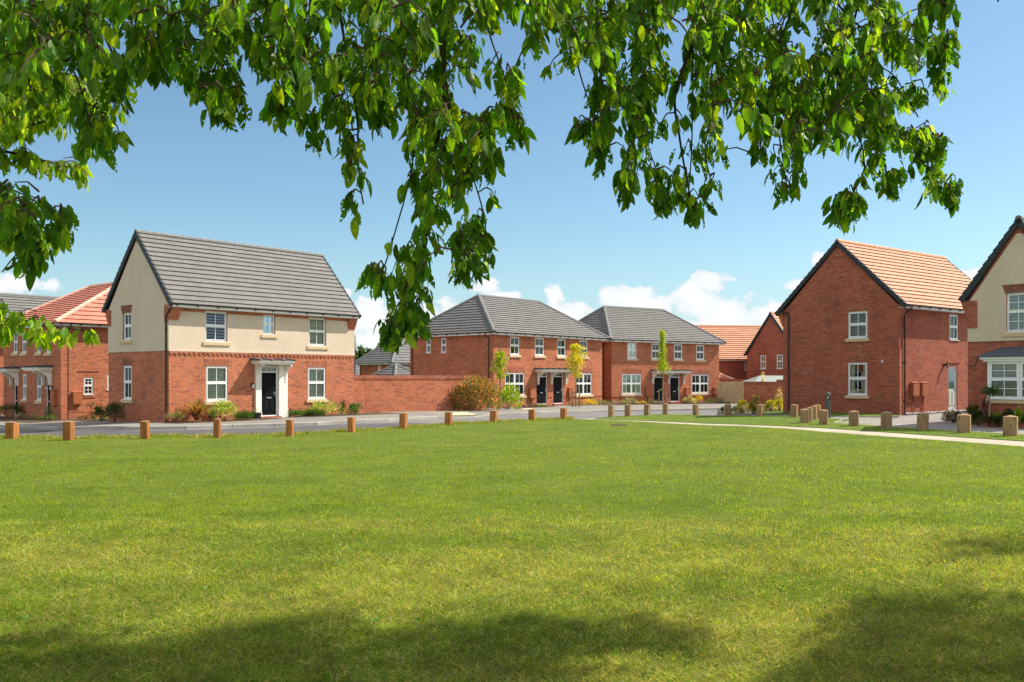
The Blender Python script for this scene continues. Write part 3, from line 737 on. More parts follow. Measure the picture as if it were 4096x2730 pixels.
# ---- the two semi-detached pairs
def semi(name, ox, oy, dx, base, W, D, lab, zfY, zfX, zRw, up, lo, doors, can, brk, hx, meters, sidewin=(), dp=None, fills=()):
    h = House(name, ox, oy, dx, base, W, D, lab); P, S = h.front(), h.side()
    U = [h.rect(*q, 'f') for q in up]; L = [h.rect(*q, 'f') for q in lo]; Dd = []
    for q in doors: r = h.rect(*q, 'f'); Dd.append((r[0], r[1], .12, r[3]))
    SW = [h.rect(*q, 's') for q in sidewin]; zf = h.ray(zfX, zfY, 'f')[1]
    U = [(a, b, z0, min(z1, zf-.02)) for a, b, z0, z1 in U]; SW = [(a, b, z0, min(z1, zf-.05)) for a, b, z0, z1 in SW]
    shell(h, -.6, zf+.1, U+L+Dd, SW, 'brick_dark' if name == 'x' else 'brick')
    for i, r in enumerate(U): window(h, P, r, style='sash', fill=fills[i])
    for i, r in enumerate(L): window(h, P, r, cols=2, fill=fills[4+i], style='sash'); header(h, P, r, 'soldier', .34, .0, .004)
    for r in SW: window(h, S, r, sill=False, fill='roller', style='sash')
    for r in Dd: panel_door(h, P, r)
    c0, c1 = h.ray(can[0], can[2], 'f')[0], h.ray(can[1], can[2], 'f')[0]
    canopy(h, P, c0+.05, c1-.35, Dd[0][3]+.16, .72, [h.ray(x, 1500, 'f')[0] for x in brk], .95)
    hip_roof(h, zf+.12, zRw-base, (hx, D/2), (W-hx, D/2), 'tile_dark' if 'x' in name else 'tile_grey', 'ridge_grey', gauge=.29)
    eaves(h, P, -.34, W+.34, zf); eaves(h, S, -.34, D+.34, zf); eaves(h, h.right(W), -.34, D+.34, zf)
    for q in meters: meter(h, P, h.rect(*q, 'f'))
    mb = MB(); mb.mbox(P, 0, Dd[0][0]-.1, .55, .625, 0, .03); mb.mbox(P, Dd[0][1]+.1, Dd[1][0]-.1, .55, .625, 0, .03); mb.mbox(P, Dd[1][1]+.1, W, .55, .625, 0, .03); mb.build('plinth_band', 'brick_dark', h.root)
    return h, zf, U, L, Dd
H4, zf4, *_ , D4 = semi('semi_detached_house', -1.166, 56.5, E1, -.12, 12.15, 7.5, 'brick semi detached pair with grey hip roof, beside the long garden wall',
 1339.5, 1976, 7.33, [(2040.6, 2078.8, 1348, 1420), (2139.7, 2177, 1352, 1422.6), (2229.3, 2262.9, 1357.5, 1425.5), (2318, 2350.7, 1362.5, 1427.5)],
 [(2020, 2098.7, 1491.8, 1583), (2301.4, 2367.3, 1493.9, 1578.9)], [(2146.4, 2190, 1492, 1626), (2213.5, 2253.7, 1492, 1625)],
 (2134.8, 2286, 1480), (2150, 2203, 2261), 2.8, [(2114, 2136, 1556, 1594), (2270, 2285, 1553, 1590)],
 [(1703.8, 1723.2, 1353.6, 1412.9), (1763.4, 1784.6, 1352.8, 1412)], fills=('blind', 'roller', 'roller', None, 'blind', 'blind'))
h = H4; downpipe(h, h.side(), .35, zf4, .34); downpipe(h, h.side(), 7.25, zf4, .34)
lamp(h, h.front(), D4[1][1]+.35, 1.75)
H5, zf5, *_ , D5 = semi('semi_detached_house', 7.43, 67.2, (.832, .555), -.22, 11.4, 7.9, 'brick semi detached pair with grey hip roof, beside the pale timber fence',
 1367.5, 2446, 7.42, [(2509.8, 2546.5, 1371.9, 1435), (2606.6, 2640.3, 1375, 1436.2), (2695.8, 2729.8, 1378.4, 1438), (2784.9, 2817.8, 1381.5, 1439.6)],
 [(2488, 2564.5, 1496.3, 1576.6), (2766, 2835, 1499, 1573.5)], [(2615, 2655.6, 1496, 1612), (2680.4, 2718.7, 1496, 1614)],
 (2600.9, 2755.8, 1487), (2610, 2673, 2733), 2.55, [(2579.8, 2599, 1553, 1586), (2737.5, 2756.6, 1552.5, 1584), (2850.7, 2868.7, 1551.7, 1580)],
 fills=('roller', 'curtain', 'blind', 'blind', 'curtain', 'blind'))
h = H5; downpipe(h, h.side(), .9, zf5, .34); lamp(h, h.front(), D5[1][1]+.4, 1.8); lamp(h, h.front(), D5[0][0]-.35, 1.8)

# ---- right brick gable house
H7 = House('gabled_house', 17.62, 40.95, (.791, .612), .12, 10.3, 6.22, 'brick house with salmon tiled roof and stone grey side door')
h = H7; P, S = h.front(), h.side(); zb = h.base
g7 = [h.rect(3392.4, 3469.4, 1247, 1352.6, 's'), h.rect(3391.3, 3468.3, 1451.5, 1580.8, 's')]
f7 = [h.rect(3798, 3834.3, 1259, 1360.6, 'f')]; d7 = h.rect(3793.8, 3830, 1469, 1643, 'f'); d7 = (d7[0], d7[1], .08, d7[3])
zf = h.ray(3638, 1237, 'f')[1]; zR = 8.35-zb; f7 = [(a, b, z0, min(z1, zf-.02)) for a, b, z0, z1 in f7]
shell(h, -.6, zf+.12, f7+[d7], g7, 'brick_dark', zR-.16)
for r in g7: window(h, S, r, fill='blind' if r == g7[0] else 'curtain', style='sash', bars=1); header(h, S, r, 'soldier', .3, .09, .006)
window(h, P, f7[0], sill=False, fill='full', style='sash')
panel_door(h, P, d7, 'door_grey', fan=False, half=True)
gable_roof(h, zf+.1, zR, 'tile_salmon', 'ridge_salmon', gauge=.30); eaves(h, P, -.08, 10.38, zf)
kneeler(h, P, -.03, .24, zf+.14, 'brick_dark', .3); kneeler(h, lambda u, z, w: (u, 6.22+w, z), -.03, .24, zf+.14, 'brick_dark', .3)
mb = MB(); mb.mbox(lambda u, z, w: (-w, u, z), 5.95, 6.62, zf+.1, zf+.17, 0.02, .16); mb.build('gutter_end', 'black', h.root)
downpipe(h, P, .38, zf, .34)
mb = MB(); mb.tube([S(5.85, zf+.1, .08), S(5.85, 0, .08)], .036, 8)
for z in (.8, 2.4, 4): mb.tube([S(5.85, z, .08), S(5.85, z+.06, .08)], .05, 8)
mb.build('downpipe', 'black', h.root)
for q in ((3640.5, 3664.8, 1532.6, 1586), (3676.9, 3701.7, 1532.6, 1586)): meter(h, P, h.rect(*q, 'f'))
mb = MB(); r = d7; mb.mbox(P, r[0]-.15, r[1]+.2, r[3]+.2, r[3]+.26, 0, .04); mb.build('brick_band', 'brick_dark', h.root)
u_, z_ = h.ray(3775, 1460, 'f'); mb = MB(); mb.mbox(P, u_-.07, u_+.07, z_-.05, z_+.05, 0, .2); mb.tube([P(u_, z_-.02, .15), P(u_, z_-.12, .22)], .05, 8); mb.build('security_light', 'black', h.root)
mb = MB(); mb.mbox(P, .0, .30, -.3, 2.95, 0, .022); mb.build('brick_quoin', 'brick', h.root)
u_, z_ = h.ray(3531, 1447, 's'); mb = MB(); mb.mbox(S, u_-.04, u_+.04, z_-.05, z_+.05, 0, .06); mb.build('sensor_box', 'white', h.root)
for X in (3335, 3488):
    u_, z_ = h.ray(X, 1436, 's'); mb = MB(); mb.mbox(S, u_-.11, u_+.11, z_-.035, z_+.035, 0, .006); mb.build('air_vent', 'soldier_dark', h.root)

# ---- far right rendered gable with bay window
H8 = House('bay_windowed_house', 19.07, 30.45, (.791, .612), .08, 8.0, 3.6, 'house at the right edge with cream rendered gable and ground floor bay window')
h = H8; P, S = h.front(), h.side(); zb = h.base
w8 = h.rect(4025, 4119, 1171, 1327, 's'); b8 = (.5, 2.3, .75, 2.15); zf = 4.62-zb; zR = 7.4-zb; zr = h.ray(3871, 1366.7, 's')[1]
b8 = h.rect(3978, 4140, 1446, 1594, 's'); ym = 1.8
mb = MB(); wall_mesh(mb, S, [(0, -.6), (3.6, -.6), (3.6, zf), (ym, zR-.16), (0, zf)], [w8]); wall_mesh(mb, P, [(0, -.6), (8, -.6), (8, zf), (0, zf)], [])
wall_mesh(mb, lambda u, z, w: (u, 3.6+w, z), [(0, -.6), (8, -.6), (8, zf), (0, zf)], []); mb.build('wall', 'brick_dark', h.root)
mb = MB(); wall_mesh(mb, S, [(0, zr), (3.6, zr), (3.6, zf-.1), (ym+.1, zR-.5), (ym-.1, zR-.5), (0, zf-.1)], [w8], .022, .03, edge=.03); mb.mbox(S, 0, 3.6, zr-.02, zr+.03, 0, .045); mb.build('gable_render', 'render', h.root)
window(h, S, w8, fill='blind', style='grid', deep=.02); header(h, S, w8, 'soldier_dark', .3, .09, .04)
gable_roof(h, zf+.05, zR, 'tile_grey', 'ridge_grey', over=.2, gauge=.3)
mb = MB(); mb.box(-.06, 0, 3.25, 3.6, zf-1.0, zf-.0); mb.build('brick_kneeler_face', 'brick_dark', h.root)
kneeler(h, lambda u, z, w: (u, 3.6+w, z), -.05, .5, zf+.02, 'brick_dark', .22)
bu0, bu1 = h.ray(4150, 1500, 's', -.0)[0], b8[1]; bz0 = h.ray(4010, 1596, 's', -.55)[1]; bz1 = h.ray(4010, 1447, 's', -.55)[1]
B_ = lambda u, z, w: (-.55-w, u, z)
mb = MB(); mb.box(-.55, 0, bu0, bu1, -.5, bz0-.16); bay = mb.build('bay', 'brick_dark', h.root)
mb = MB(); mb.box(-.62, 0, bu0-.06, bu1+.06, bz0-.158, bz0-.02); mb.build('sill', 'sill', bay)
fr = MB(); fr.box(-.55, -.48, bu1-.07, bu1, bz0, bz1); fr.box(-.07, 0, bu1-.07, bu1, bz0, bz1); fr.box(-.48, -.07, bu1-.06, bu1-.01, bz0, bz0+.06); fr.box(-.48, -.07, bu1-.06, bu1-.01, bz1-.06, bz1); fr.box(-.48, -.07, bu1-.06, bu1-.01, (bz0+bz1)/2+.05, (bz0+bz1)/2+.11)
fr.build('bay_side_frame', 'white', bay); g = MB(); g.box(-.48, -.07, bu1-.04, bu1-.036, bz0+.05, bz1-.05); g.build('pane', 'glass', bay)
nb = 2; w_ = (bu1-.07-bu0)/1.0
window(h, lambda u, z, w: B_(u, z, w+.05), (bu1-.07-1.02, bu1-.07, bz0+.01, bz1), sill=False, style='grid', fill='blind'); window(h, lambda u, z, w: B_(u, z, w+.05), (bu0, bu1-.07-1.03, bz0+.01, bz1), sill=False, style='grid', fill='blind')
mb = MB(); mb.box(-.66, 0, bu0-.1, bu1+.1, bz1+.002, bz1+.08); mb.box(-.74, 0, bu0-.18, bu1+.18, bz1+.082, bz1+.16); mb.build('bay_cornice', 'white', bay)
mb = MB(); a0, a1 = bu0-.24, bu1+.24; z0 = bz1+.163; mb.add([(-.8, a0, z0), (-.8, a1, z0), (0, a1, z0), (0, a0, z0), (-.8, a0, z0+.05), (-.8, a1, z0+.05), (0, a1-.5, z0+.36), (0, a0, z0+.36)], [(0, 1, 5, 4), (4, 5, 6, 7), (1, 2, 6, 5), (0, 4, 7, 3), (0, 3, 2, 1)]); mb.build('bay_roof', 'lead', bay)
u_, z_ = h.ray(3905, 1440, 's'); mb = MB(); mb.tube([S(u_-.05, z_+.15, .03), S(u_-.05, z_-.05, .04), S(u_+.05, z_-.2, .04), S(u_+.25, z_-.22, .04), S(u_+.4, z_-.12, .03)], .012, 6); mb.build('cable', 'black', h.root)

# ---- background right: salmon roofs
H6 = House('gabled_house', 23.67, 75, (.791, .612), -.7, 9, 5.0, 'small brick gable with two white windows, left of the big brick gable')
h = H6; S = h.side(); g6 = [h.rect(3041, 3064, 1421.6, 1477, 's'), h.rect(3106, 3131, 1419, 1476, 's')]
zf = 3.75-h.base; zR = 7.3-h.base; shell(h, -1.5, zf, [], g6, 'brick_dark', zR-.15); gable_roof(h, zf, zR, 'tile_salmon', 'ridge_salmon', over=.2, verge='verge')
for r in g6: window(h, S, r, sill=False, fill='blind', style='grid')
H9 = House('long_roofed_house', 14.5, 80.4, (.985, .17), -.9, 10.5, 7.2, 'low brick house under a long salmon pantile roof, behind the second semi detached pair')
h = H9; P = h.front(); r = h.rect(2977, 2994, 1447, 1482, 'f'); zf = h.ray(2900, 1444, 'f')[1]
shell(h, -1.5, zf+.1, [r], [], 'brick_dark', 6.45-h.base); window(h, P, r, sill=False, fill='blind', style='grid'); gable_roof(h, zf+.1, 6.62-h.base, 'tile_salmon', 'ridge_salmon', over=.25); eaves(h, P, 0, 10.5, zf, .25)
H10 = House('red_roofed_garage', 14.9, 75.3, (.98, .2), -.6, 3.6, 3.6, 'low red tiled garage roof just above the pale timber fence', 'garage')
h = H10; shell(h, -.6, 2.2, [], [], 'brick_dark'); hip_roof(h, 2.15, 3.3, (1.8, 1.8), (1.8, 1.8), 'tile_red', 'ridge_red', over=.2, gauge=.25)

# ---- background centre: grey hip roof beyond the garden wall, garage pyramid, distant roof
H3 = House('hip_roofed_house', (1568-CX)/F*85, 85, E1, -1.9, 11, 4.6, 'brick house with dark grey hip roof seen over the garden wall')
h = H3; P, S = h.front(), h.side(); zf = h.ray(1568, 1458, 'f')[1]
r1 = h.rect(1513, 1521, 1465, 1492, 's'); r2 = h.rect(1619, 1637, 1465, 1488, 'f')
shell(h, -1, zf+.1, [r2], [r1], 'brick_dark'); window(h, P, r2, sill=False, fill=None, cols=2, style='grid'); window(h, S, r1, sill=False, fill='blind')
hip_roof(h, zf+.12, 6.15-h.base, (3.3, 2.3), (8.5, 2.3), 'tile_dark', 'ridge_grey', gauge=.36); eaves(h, P, -.3, 11.3, zf, brackets=True); eaves(h, S, -.3, 4.9, zf); downpipe(h, P, -.0+.15, zf, .34); downpipe(h, S, 4.4, zf, .34)
HG = House('pyramid_roofed_garage', -8.15, 62.4, E1, -1.2, 4.4, 4.4, 'small grey pyramid garage roof peeking over the garden wall', 'garage')
h = HG; shell(h, -1, 2.1, [], [], 'brick_dark'); hip_roof(h, 2.2, 2.72-h.base+.0, (2.2, 2.2), (2.2, 2.2), 'tile_dark', 'ridge_grey', gauge=.3, over=.25)
HF = House('distant_house', (1425-CX)/F*112, 112, E1, -2.6, 7, 7, 'distant small house with grey roof, right of the cream wall edge')
h = HF; zf = 4.1; shell(h, -1, zf, [], [], 'brick_dark'); hip_roof(h, zf, 6.2, (2, 3.5), (5, 3.5), 'tile_dark', 'ridge_grey', gauge=.4)

# ------------------------------------------------------------------ garden walls and fence
def garden_wall(name, pts, base, top, label, th=.23, m='brick', cat='garden wall', cap=True, piers=()):
    """straight run(s) of brick wall with a soldier coping; pts in plan"""
    a = Vector(pts[0]); root = empty(name, (a.x, a.y, base), 0, label, cat); mb = MB(); cp = MB()
    for p, q in zip(pts[:-1], pts[1:]):
        p, q = Vector(p)-a, Vector(q)-a; t = (q-p).normalized(); n = Vector((-t.y, t.x))
        def P(u, z, w, p=p, t=t, n=n): v = p+t*u-n*w; return (v.x, v.y, z)
        L = (q-p).length; H = top-base
        mb.mbox(P, 0, L, -.5, H-.22, -th, 0); 
        if cap: cp.mbox(P, -.015, L+.015, H-.218, H-.15, -th-.03, .03); cp.mbox(P, -.0, L, H-.148, H, -th, .004)
    mb.build('wall', m, root)
    if cap: cp.build('coping', 'soldier', root)
    return root
gw_a = (-7.62, 46.75); gw_b = (-1.45, 52.3); t = norm((gw_b[0]-gw_a[0], gw_b[1]-gw_a[1], 0))
hx = H2.o+H2.ex*10.0+H2.ey*.6
garden_wall('garden_wall', [(hx.x-.2, hx.y+.1), gw_a], -.15, 1.93, 'short shaded return of brick garden wall meeting the rendered house', piers=())
garden_wall('garden_wall', [(gw_a[0]+.005, gw_a[1]+.004), gw_b], -.15, 1.93, 'long sunlit brick garden wall with soldier coping behind the red shrub')
fa = Vector(((2874-CX)/F*73, 73)); fb = Vector(((2974-CX)/F*71.5, 71.5)); t = (fb-fa).normalized(); n = Vector((-t.y, t.x))
fence = empty('timber_fence', (fa.x, fa.y, -.33), math.atan2(t.y, t.x), 'pale close boarded timber fence between the second semi and the red brick wall', 'fence')
mb = MB(); u = 0; L = (fb-fa).length
while u < L-.05:
    mb.box(u, u+.1, -.012+(.008 if int(u/.115) % 2 else 0), .012, 0, 1.80); u += .105
mb.build('boards', 'fence', fence); mb = MB()
for z in (.25, .95, 1.6): mb.box(0, L, .013, .06, z, z+.09)
mb.build('rail', 'fence', fence); mb = MB(); mb.box(-.1, 0, -.05, .05, 0, 1.85); mb.build('post', 'fence', fence)
garden_wall('garden_wall', [(fa.x-.1, fa.y+2.2), (fb.x+3.2, fb.y+3.0)], -.5, 1.66, 'brown brick wall showing as a dark strip over the timber fence', m='brick_dark')
p1 = Vector(((2975-CX)/F*71, 71)); p2 = Vector(((3105-CX)/F*69.6, 69.6)); p3 = Vector(((3190-CX)/F*69, 69))
garden_wall('garden_wall', [p1, p2], -.3, 1.48, 'red brick wall running from the timber fence towards the big brick gable', m='brick')
garden_wall('garden_wall', [(p2.x+.01, p2.y), p3], -.3, 1.64, 'raised end section of red brick wall beside the pink flowered shrub', m='brick')
sh = empty('garden_shed', ((3090-CX)/F*74, 74, -.7), .25, 'garden shed with pale translucent roof behind the red brick wall', 'shed')
mb = MB(); mb.box(-2.1, 1.6, -1, 1, 0, 2.15); mb.build('wall', 'fence', sh)
mb = MB(); mb.add([(-2.3, -1.2, 2.1), (2.0, -1.2, 2.1), (2.0, 1.2, 2.1), (-2.3, 1.2, 2.1), (-1.2, 0, 2.66), (1.3, 0, 2.66)], [(0, 1, 5, 4), (2, 3, 4, 5), (0, 4, 3), (1, 2, 5), (0, 3, 2, 1)]); mb.build('roof', 'shed_roof', sh)
# ------------------------------------------------------------------ ground, roads
big = []
gm = MB(); xs = [-900, -400, -150, -80]+list(np.arange(-60, 61, 3))+[80, 150, 400, 900]; ys = [-300, -60, -20]+list(np.arange(-8, 121, 3))+[140, 180, 300, 600, 1500]
G = [[(x, y, Z(x, y)-.10 if abs(x) < 150 and y < 300 else -2.2) for x in xs] for y in ys]
gm.add([p for r in G for p in r], [(j*len(xs)+i, j*len(xs)+i+1, (j+1)*len(xs)+i+1, (j+1)*len(xs)+i) for j in range(len(ys)-1) for i in range(len(xs)-1)])
tag(gm.build('ground', 'far'), kind='structure')
def gp(pts, dz=0.0): return [gnd(x, y, dz) for x, y in pts]
edge = gp([(-900, 1768), (0, 1753), (300, 1757), (640, 1750), (867, 1751), (1158, 1743), (1400, 1728), (1613, 1716), (1800, 1702), (1950, 1693), (2130, 1684.5), (2260, 1681), (2292, 1679.5)])
pathn = gp([(2366, 1681), (2649, 1695.5), (2957, 1708), (3300, 1732), (3609, 1755), (4096, 1792), (4700, 1842)])
pathf = gp([(2340, 1677.2), (2375, 1678.5), (2649, 1689), (2957, 1701), (3300, 1716), (3609, 1737), (4096, 1769), (4700, 1812)])
lawn = edge+pathn+[(22, 8), (22, -14), (-26, -14), (-30, 14)]
LAWN = sheet('lawn', lawn, .03, 'lawn', step=1.2)
road = [(-60, 33), (-40, 27)]+[(x, y-1.2) for x, y in edge[1:]]+[(x, y-.6) for x, y in pathn[:3]]+[(14, 24), (40, 10), (60, 30), (60, 72), (-60, 72)]
sheet('road', road, -.03, 'asphalt', step=2.4)
path = pathn+pathf[::-1]
sheet('path', pathn[:]+[(p[0]+.4, p[1]+.2) for p in pathf[::-1]]+[edge[-1]], .012, 'path')
vg = pathf[1:]+gp([(4700, 1775), (4096, 1741), (3843, 1727), (3699, 1719.5), (3523, 1707.5), (3336, 1693), (3380, 1681), (3250, 1668.5), (3162, 1670.5), (2924, 1666), (2793, 1661.5), (2645, 1659), (2441, 1669)])
sheet('grass_verge', vg, .03, 'verge_grass', step=1.0)
sheet('bare_patch', gp([(2440, 1703), (2462, 1700.5), (2500, 1701), (2512, 1704), (2490, 1707), (2452, 1706.5)]), .045, 'soil', step=.5, skirt=0)
# footway in front of the houses, with kerb
kl = gp([(-600, 1704), (0, 1706), (178, 1715), (297, 1717), (559, 1716), (745, 1713.5), (927, 1708), (1096, 1704), (1263, 1698.5), (1350, 1692.5), (1544, 1684), (1743, 1673)])
kl2 = gp([(1743, 1673), (1800, 1671.5), (1900, 1668), (1954, 1663.5)]); kl3 = gp([(1954, 1663.5), (2009, 1661), (2140, 1656), (2241, 1651)])
kl4 = gp([(2241, 1651), (2268, 1650), (2432, 1646.5), (2650, 1642.5), (2770, 1640), (2900, 1637.5), (3000, 1636)])
back = gp([(3030, 1622), (2897, 1620.5), (2734, 1622), (2634, 1623.5), (2277, 1627.5), (2069, 1633.5), (2000, 1637.5), (1776, 1644.5), (1461, 1656), (1350, 1664), (1052, 1669.5), (947, 1675), (700, 1683), (400, 1684), (223, 1682), (0, 1677), (-600, 1672)])
fw = kl+kl2[1:]+kl3[1:]+kl4[1:]
sheet('pavement', fw+back, .095, 'pave', step=1.0, skirt=.3)
ribbon('kerb', kl, -.13, .02, .102, 'kerb', joints=True)
ribbon('kerb', kl2, -.13, .02, lambda t: .102-.085*math.sin(math.pi*t)**.7, 'kerb', joints=True, step=.5)
ribbon('kerb', kl3, -.13, .02, .102, 'kerb', joints=True)
ribbon('kerb', kl4, -.14, .02, lambda t: .10, 'kerb', joints=False)
ribbon('road_edging', edge[1:], .05, .75, .0, 'kerb')
sheet('patched_asphalt', gp([(-300, 1722), (178, 1722), (560, 1722), (800, 1718), (1100, 1709), (1350, 1697), (1500, 1693), (1640, 1690), (1780, 1693), (1700, 1697), (1400, 1716), (1160, 1730), (900, 1737), (600, 1742), (0, 1746), (-300, 1750)]), -.022, 'asphalt_dark', skirt=0)
sheet('tactile_paving', gp([(1800, 1669), (1812, 1659), (1860, 1657.5), (1905, 1666)]), .108, 'tactile', step=.6, skirt=.05)
sheet('tactile_paving', gp([(2086, 1642.6), (2126, 1641), (2130, 1643.5), (2090, 1645)]), .108, 'tactile', step=.6, skirt=.05)
# strips of soil and turf against the houses
def local_poly(h, pts): return [(h.o+h.ex*x+h.ey*y)[:2] for x, y in pts]
sheet('planting_bed', local_poly(H2, [(-.2, -1.1), (4.75, -1.25), (4.75, .05), (-.2, .05)]), .115, 'soil', skirt=.1)
sheet('planting_bed', local_poly(H2, [(6.2, -1.25), (11.8, -1.5), (11.8, .4), (6.2, .05)]), .115, 'soil', skirt=.1)
sheet('planting_bed', local_poly(H4, [(-.5, -2.4), (4.4, -1.6), (4.4, .05), (-.5, .05)]), .115, 'soil', skirt=.1)
sheet('planting_bed', local_poly(H4, [(7.6, -1.2), (12.6, -1.0), (12.6, .05), (7.6, .05)]), .115, 'soil', skirt=.1)
sheet('planting_bed', local_poly(H5, [(-1, -1.4), (4.6, -1.4), (4.6, .05), (-1, .05)]), .115, 'soil', skirt=.1)
sheet('planting_bed', local_poly(H5, [(7.0, -1.4), (13, -1.4), (13, .05), (7.0, .05)]), .115, 'soil', skirt=.1)
sheet('planting_bed', local_poly(H1, [(-2.4, -2.3), (-.2, -1.2), (-.05, 8), (-2.6, 8)]), .1, 'soil', skirt=.1)
sheet('planting_bed', local_poly(H1, [(.0, -3.2), (3.8, -4.4), (5, 0), (-.0, 0)]), .12, 'soil', skirt=.1)
sheet('planting_bed', gp([(2870, 1656), (3045, 1661), (3060, 1650), (3131, 1648), (3140, 1620), (2960, 1618), (2955, 1628), (2900, 1630)]), .05, 'soil', skirt=.1)
sheet('grass_verge', gp([(310, 1682), (420, 1689), (560, 1687.5), (600, 1684), (430, 1676), (330, 1679)]), .14, 'verge_grass', skirt=.1)
sheet('grass_verge', gp([(3045, 1663), (3320, 1666), (3592, 1669.5), (3596, 1664), (3480, 1655), (3131, 1642), (3060, 1648)]), .03, 'verge_grass', skirt=.1)
sheet('lane', gp([(3000, 1667), (3250, 1667), (3420, 1680), (3336, 1694), (3523, 1709), (3699, 1721), (3843, 1729), (4096, 1744), (4700, 1778), (4700, 1700), (4096, 1694), (3883, 1689), (3760, 1680), (3770, 1650), (3592, 1666), (3320, 1664), (3045, 1661)]), -.012, 'asphalt_drive', skirt=0)
sheet('planting_bed', gp([(3770, 1682), (3883, 1690), (4096, 1699), (4500, 1712), (4500, 1690), (4096, 1680), (3870, 1660), (3780, 1650)]), .03, 'soil', skirt=.1)
ribbon('drive_edging', gp([(2870, 1659), (3045, 1664), (3320, 1667.5), (3592, 1671)])[::-1], -.05, .05, .03, 'kerb')
ribbon('drive_edging', gp([(3372, 1681), (3336, 1694), (3523, 1708), (3699, 1720), (3843, 1728), (4200, 1748)]), -.05, .05, .035, 'kerb')
# pebbles at the foot of the brick house
n = 260; V = []; Fs = []; mbp = MB()
for i in range(n):
    u = random.uniform(.3, 7.5); w = random.uniform(.02, .4); r = random.uniform(.03, .07); p = H7.o+H7.ex*u-H7.ey*w; z = Z(p.x, p.y)+.01
    mbp.tube([(p.x, p.y, z-.01), (p.x+r*.2, p.y, z+r*.5), (p.x, p.y, z+r)], [r, r*1.1, r*.4], 5)
tag(mbp.build('pebbles', 'pebble'), 'loose pale pebbles along the foot of the brick house side wall', 'pebbles', kind='stuff')

# ------------------------------------------------------------------ bollards
def bollard(X, top, bot, w, m, label, group, rot=None):
    x, y = gnd(X, bot, .03); k = F/y; H = (bot-top)/k; fw_ = w/k
    rot = rot if rot is not None else random.uniform(.3, .55); s = fw_/(math.cos(rot)+math.sin(rot))
    root = empty('timber_bollard', (x, y, Z(x, y)+.0), -rot-math.atan2(x, y), label, 'bollard', group); hw = s/2; ch = hw*.10
    root.rotation_euler[0] = random.gauss(0, .014); root.rotation_euler[1] = random.gauss(0, .014)
    b = MB(); hh = H-s*.13
    ring = lambda q, z: [(-q+ch, -q, z), (q-ch, -q, z), (q, -q+ch, z), (q, q-ch, z), (q-ch, q, z), (-q+ch, q, z), (-q, q-ch, z), (-q, -q+ch, z)]
    b.add(ring(hw, -.1)+ring(hw, hh*.5)+ring(hw, hh), [tuple(i+j for j in range(1) for i in ())]*0+[(l*8+i, l*8+(i+1) % 8, l*8+8+(i+1) % 8, l*8+8+i) for l in range(2) for i in range(8)])
    b.build('post', m, root)
    c = MB(); c.add(ring(hw, hh)+[(0, 0, H)], [(i, (i+1) % 8, 8) for i in range(8)]); c.build('cap', 'wood_pale' if m == 'wood_pale' else 'stake', root)
    return root
GA = 'orange timber bollards along the road edge of the lawn'; GB = 'weathered timber bollards on the grass verge'
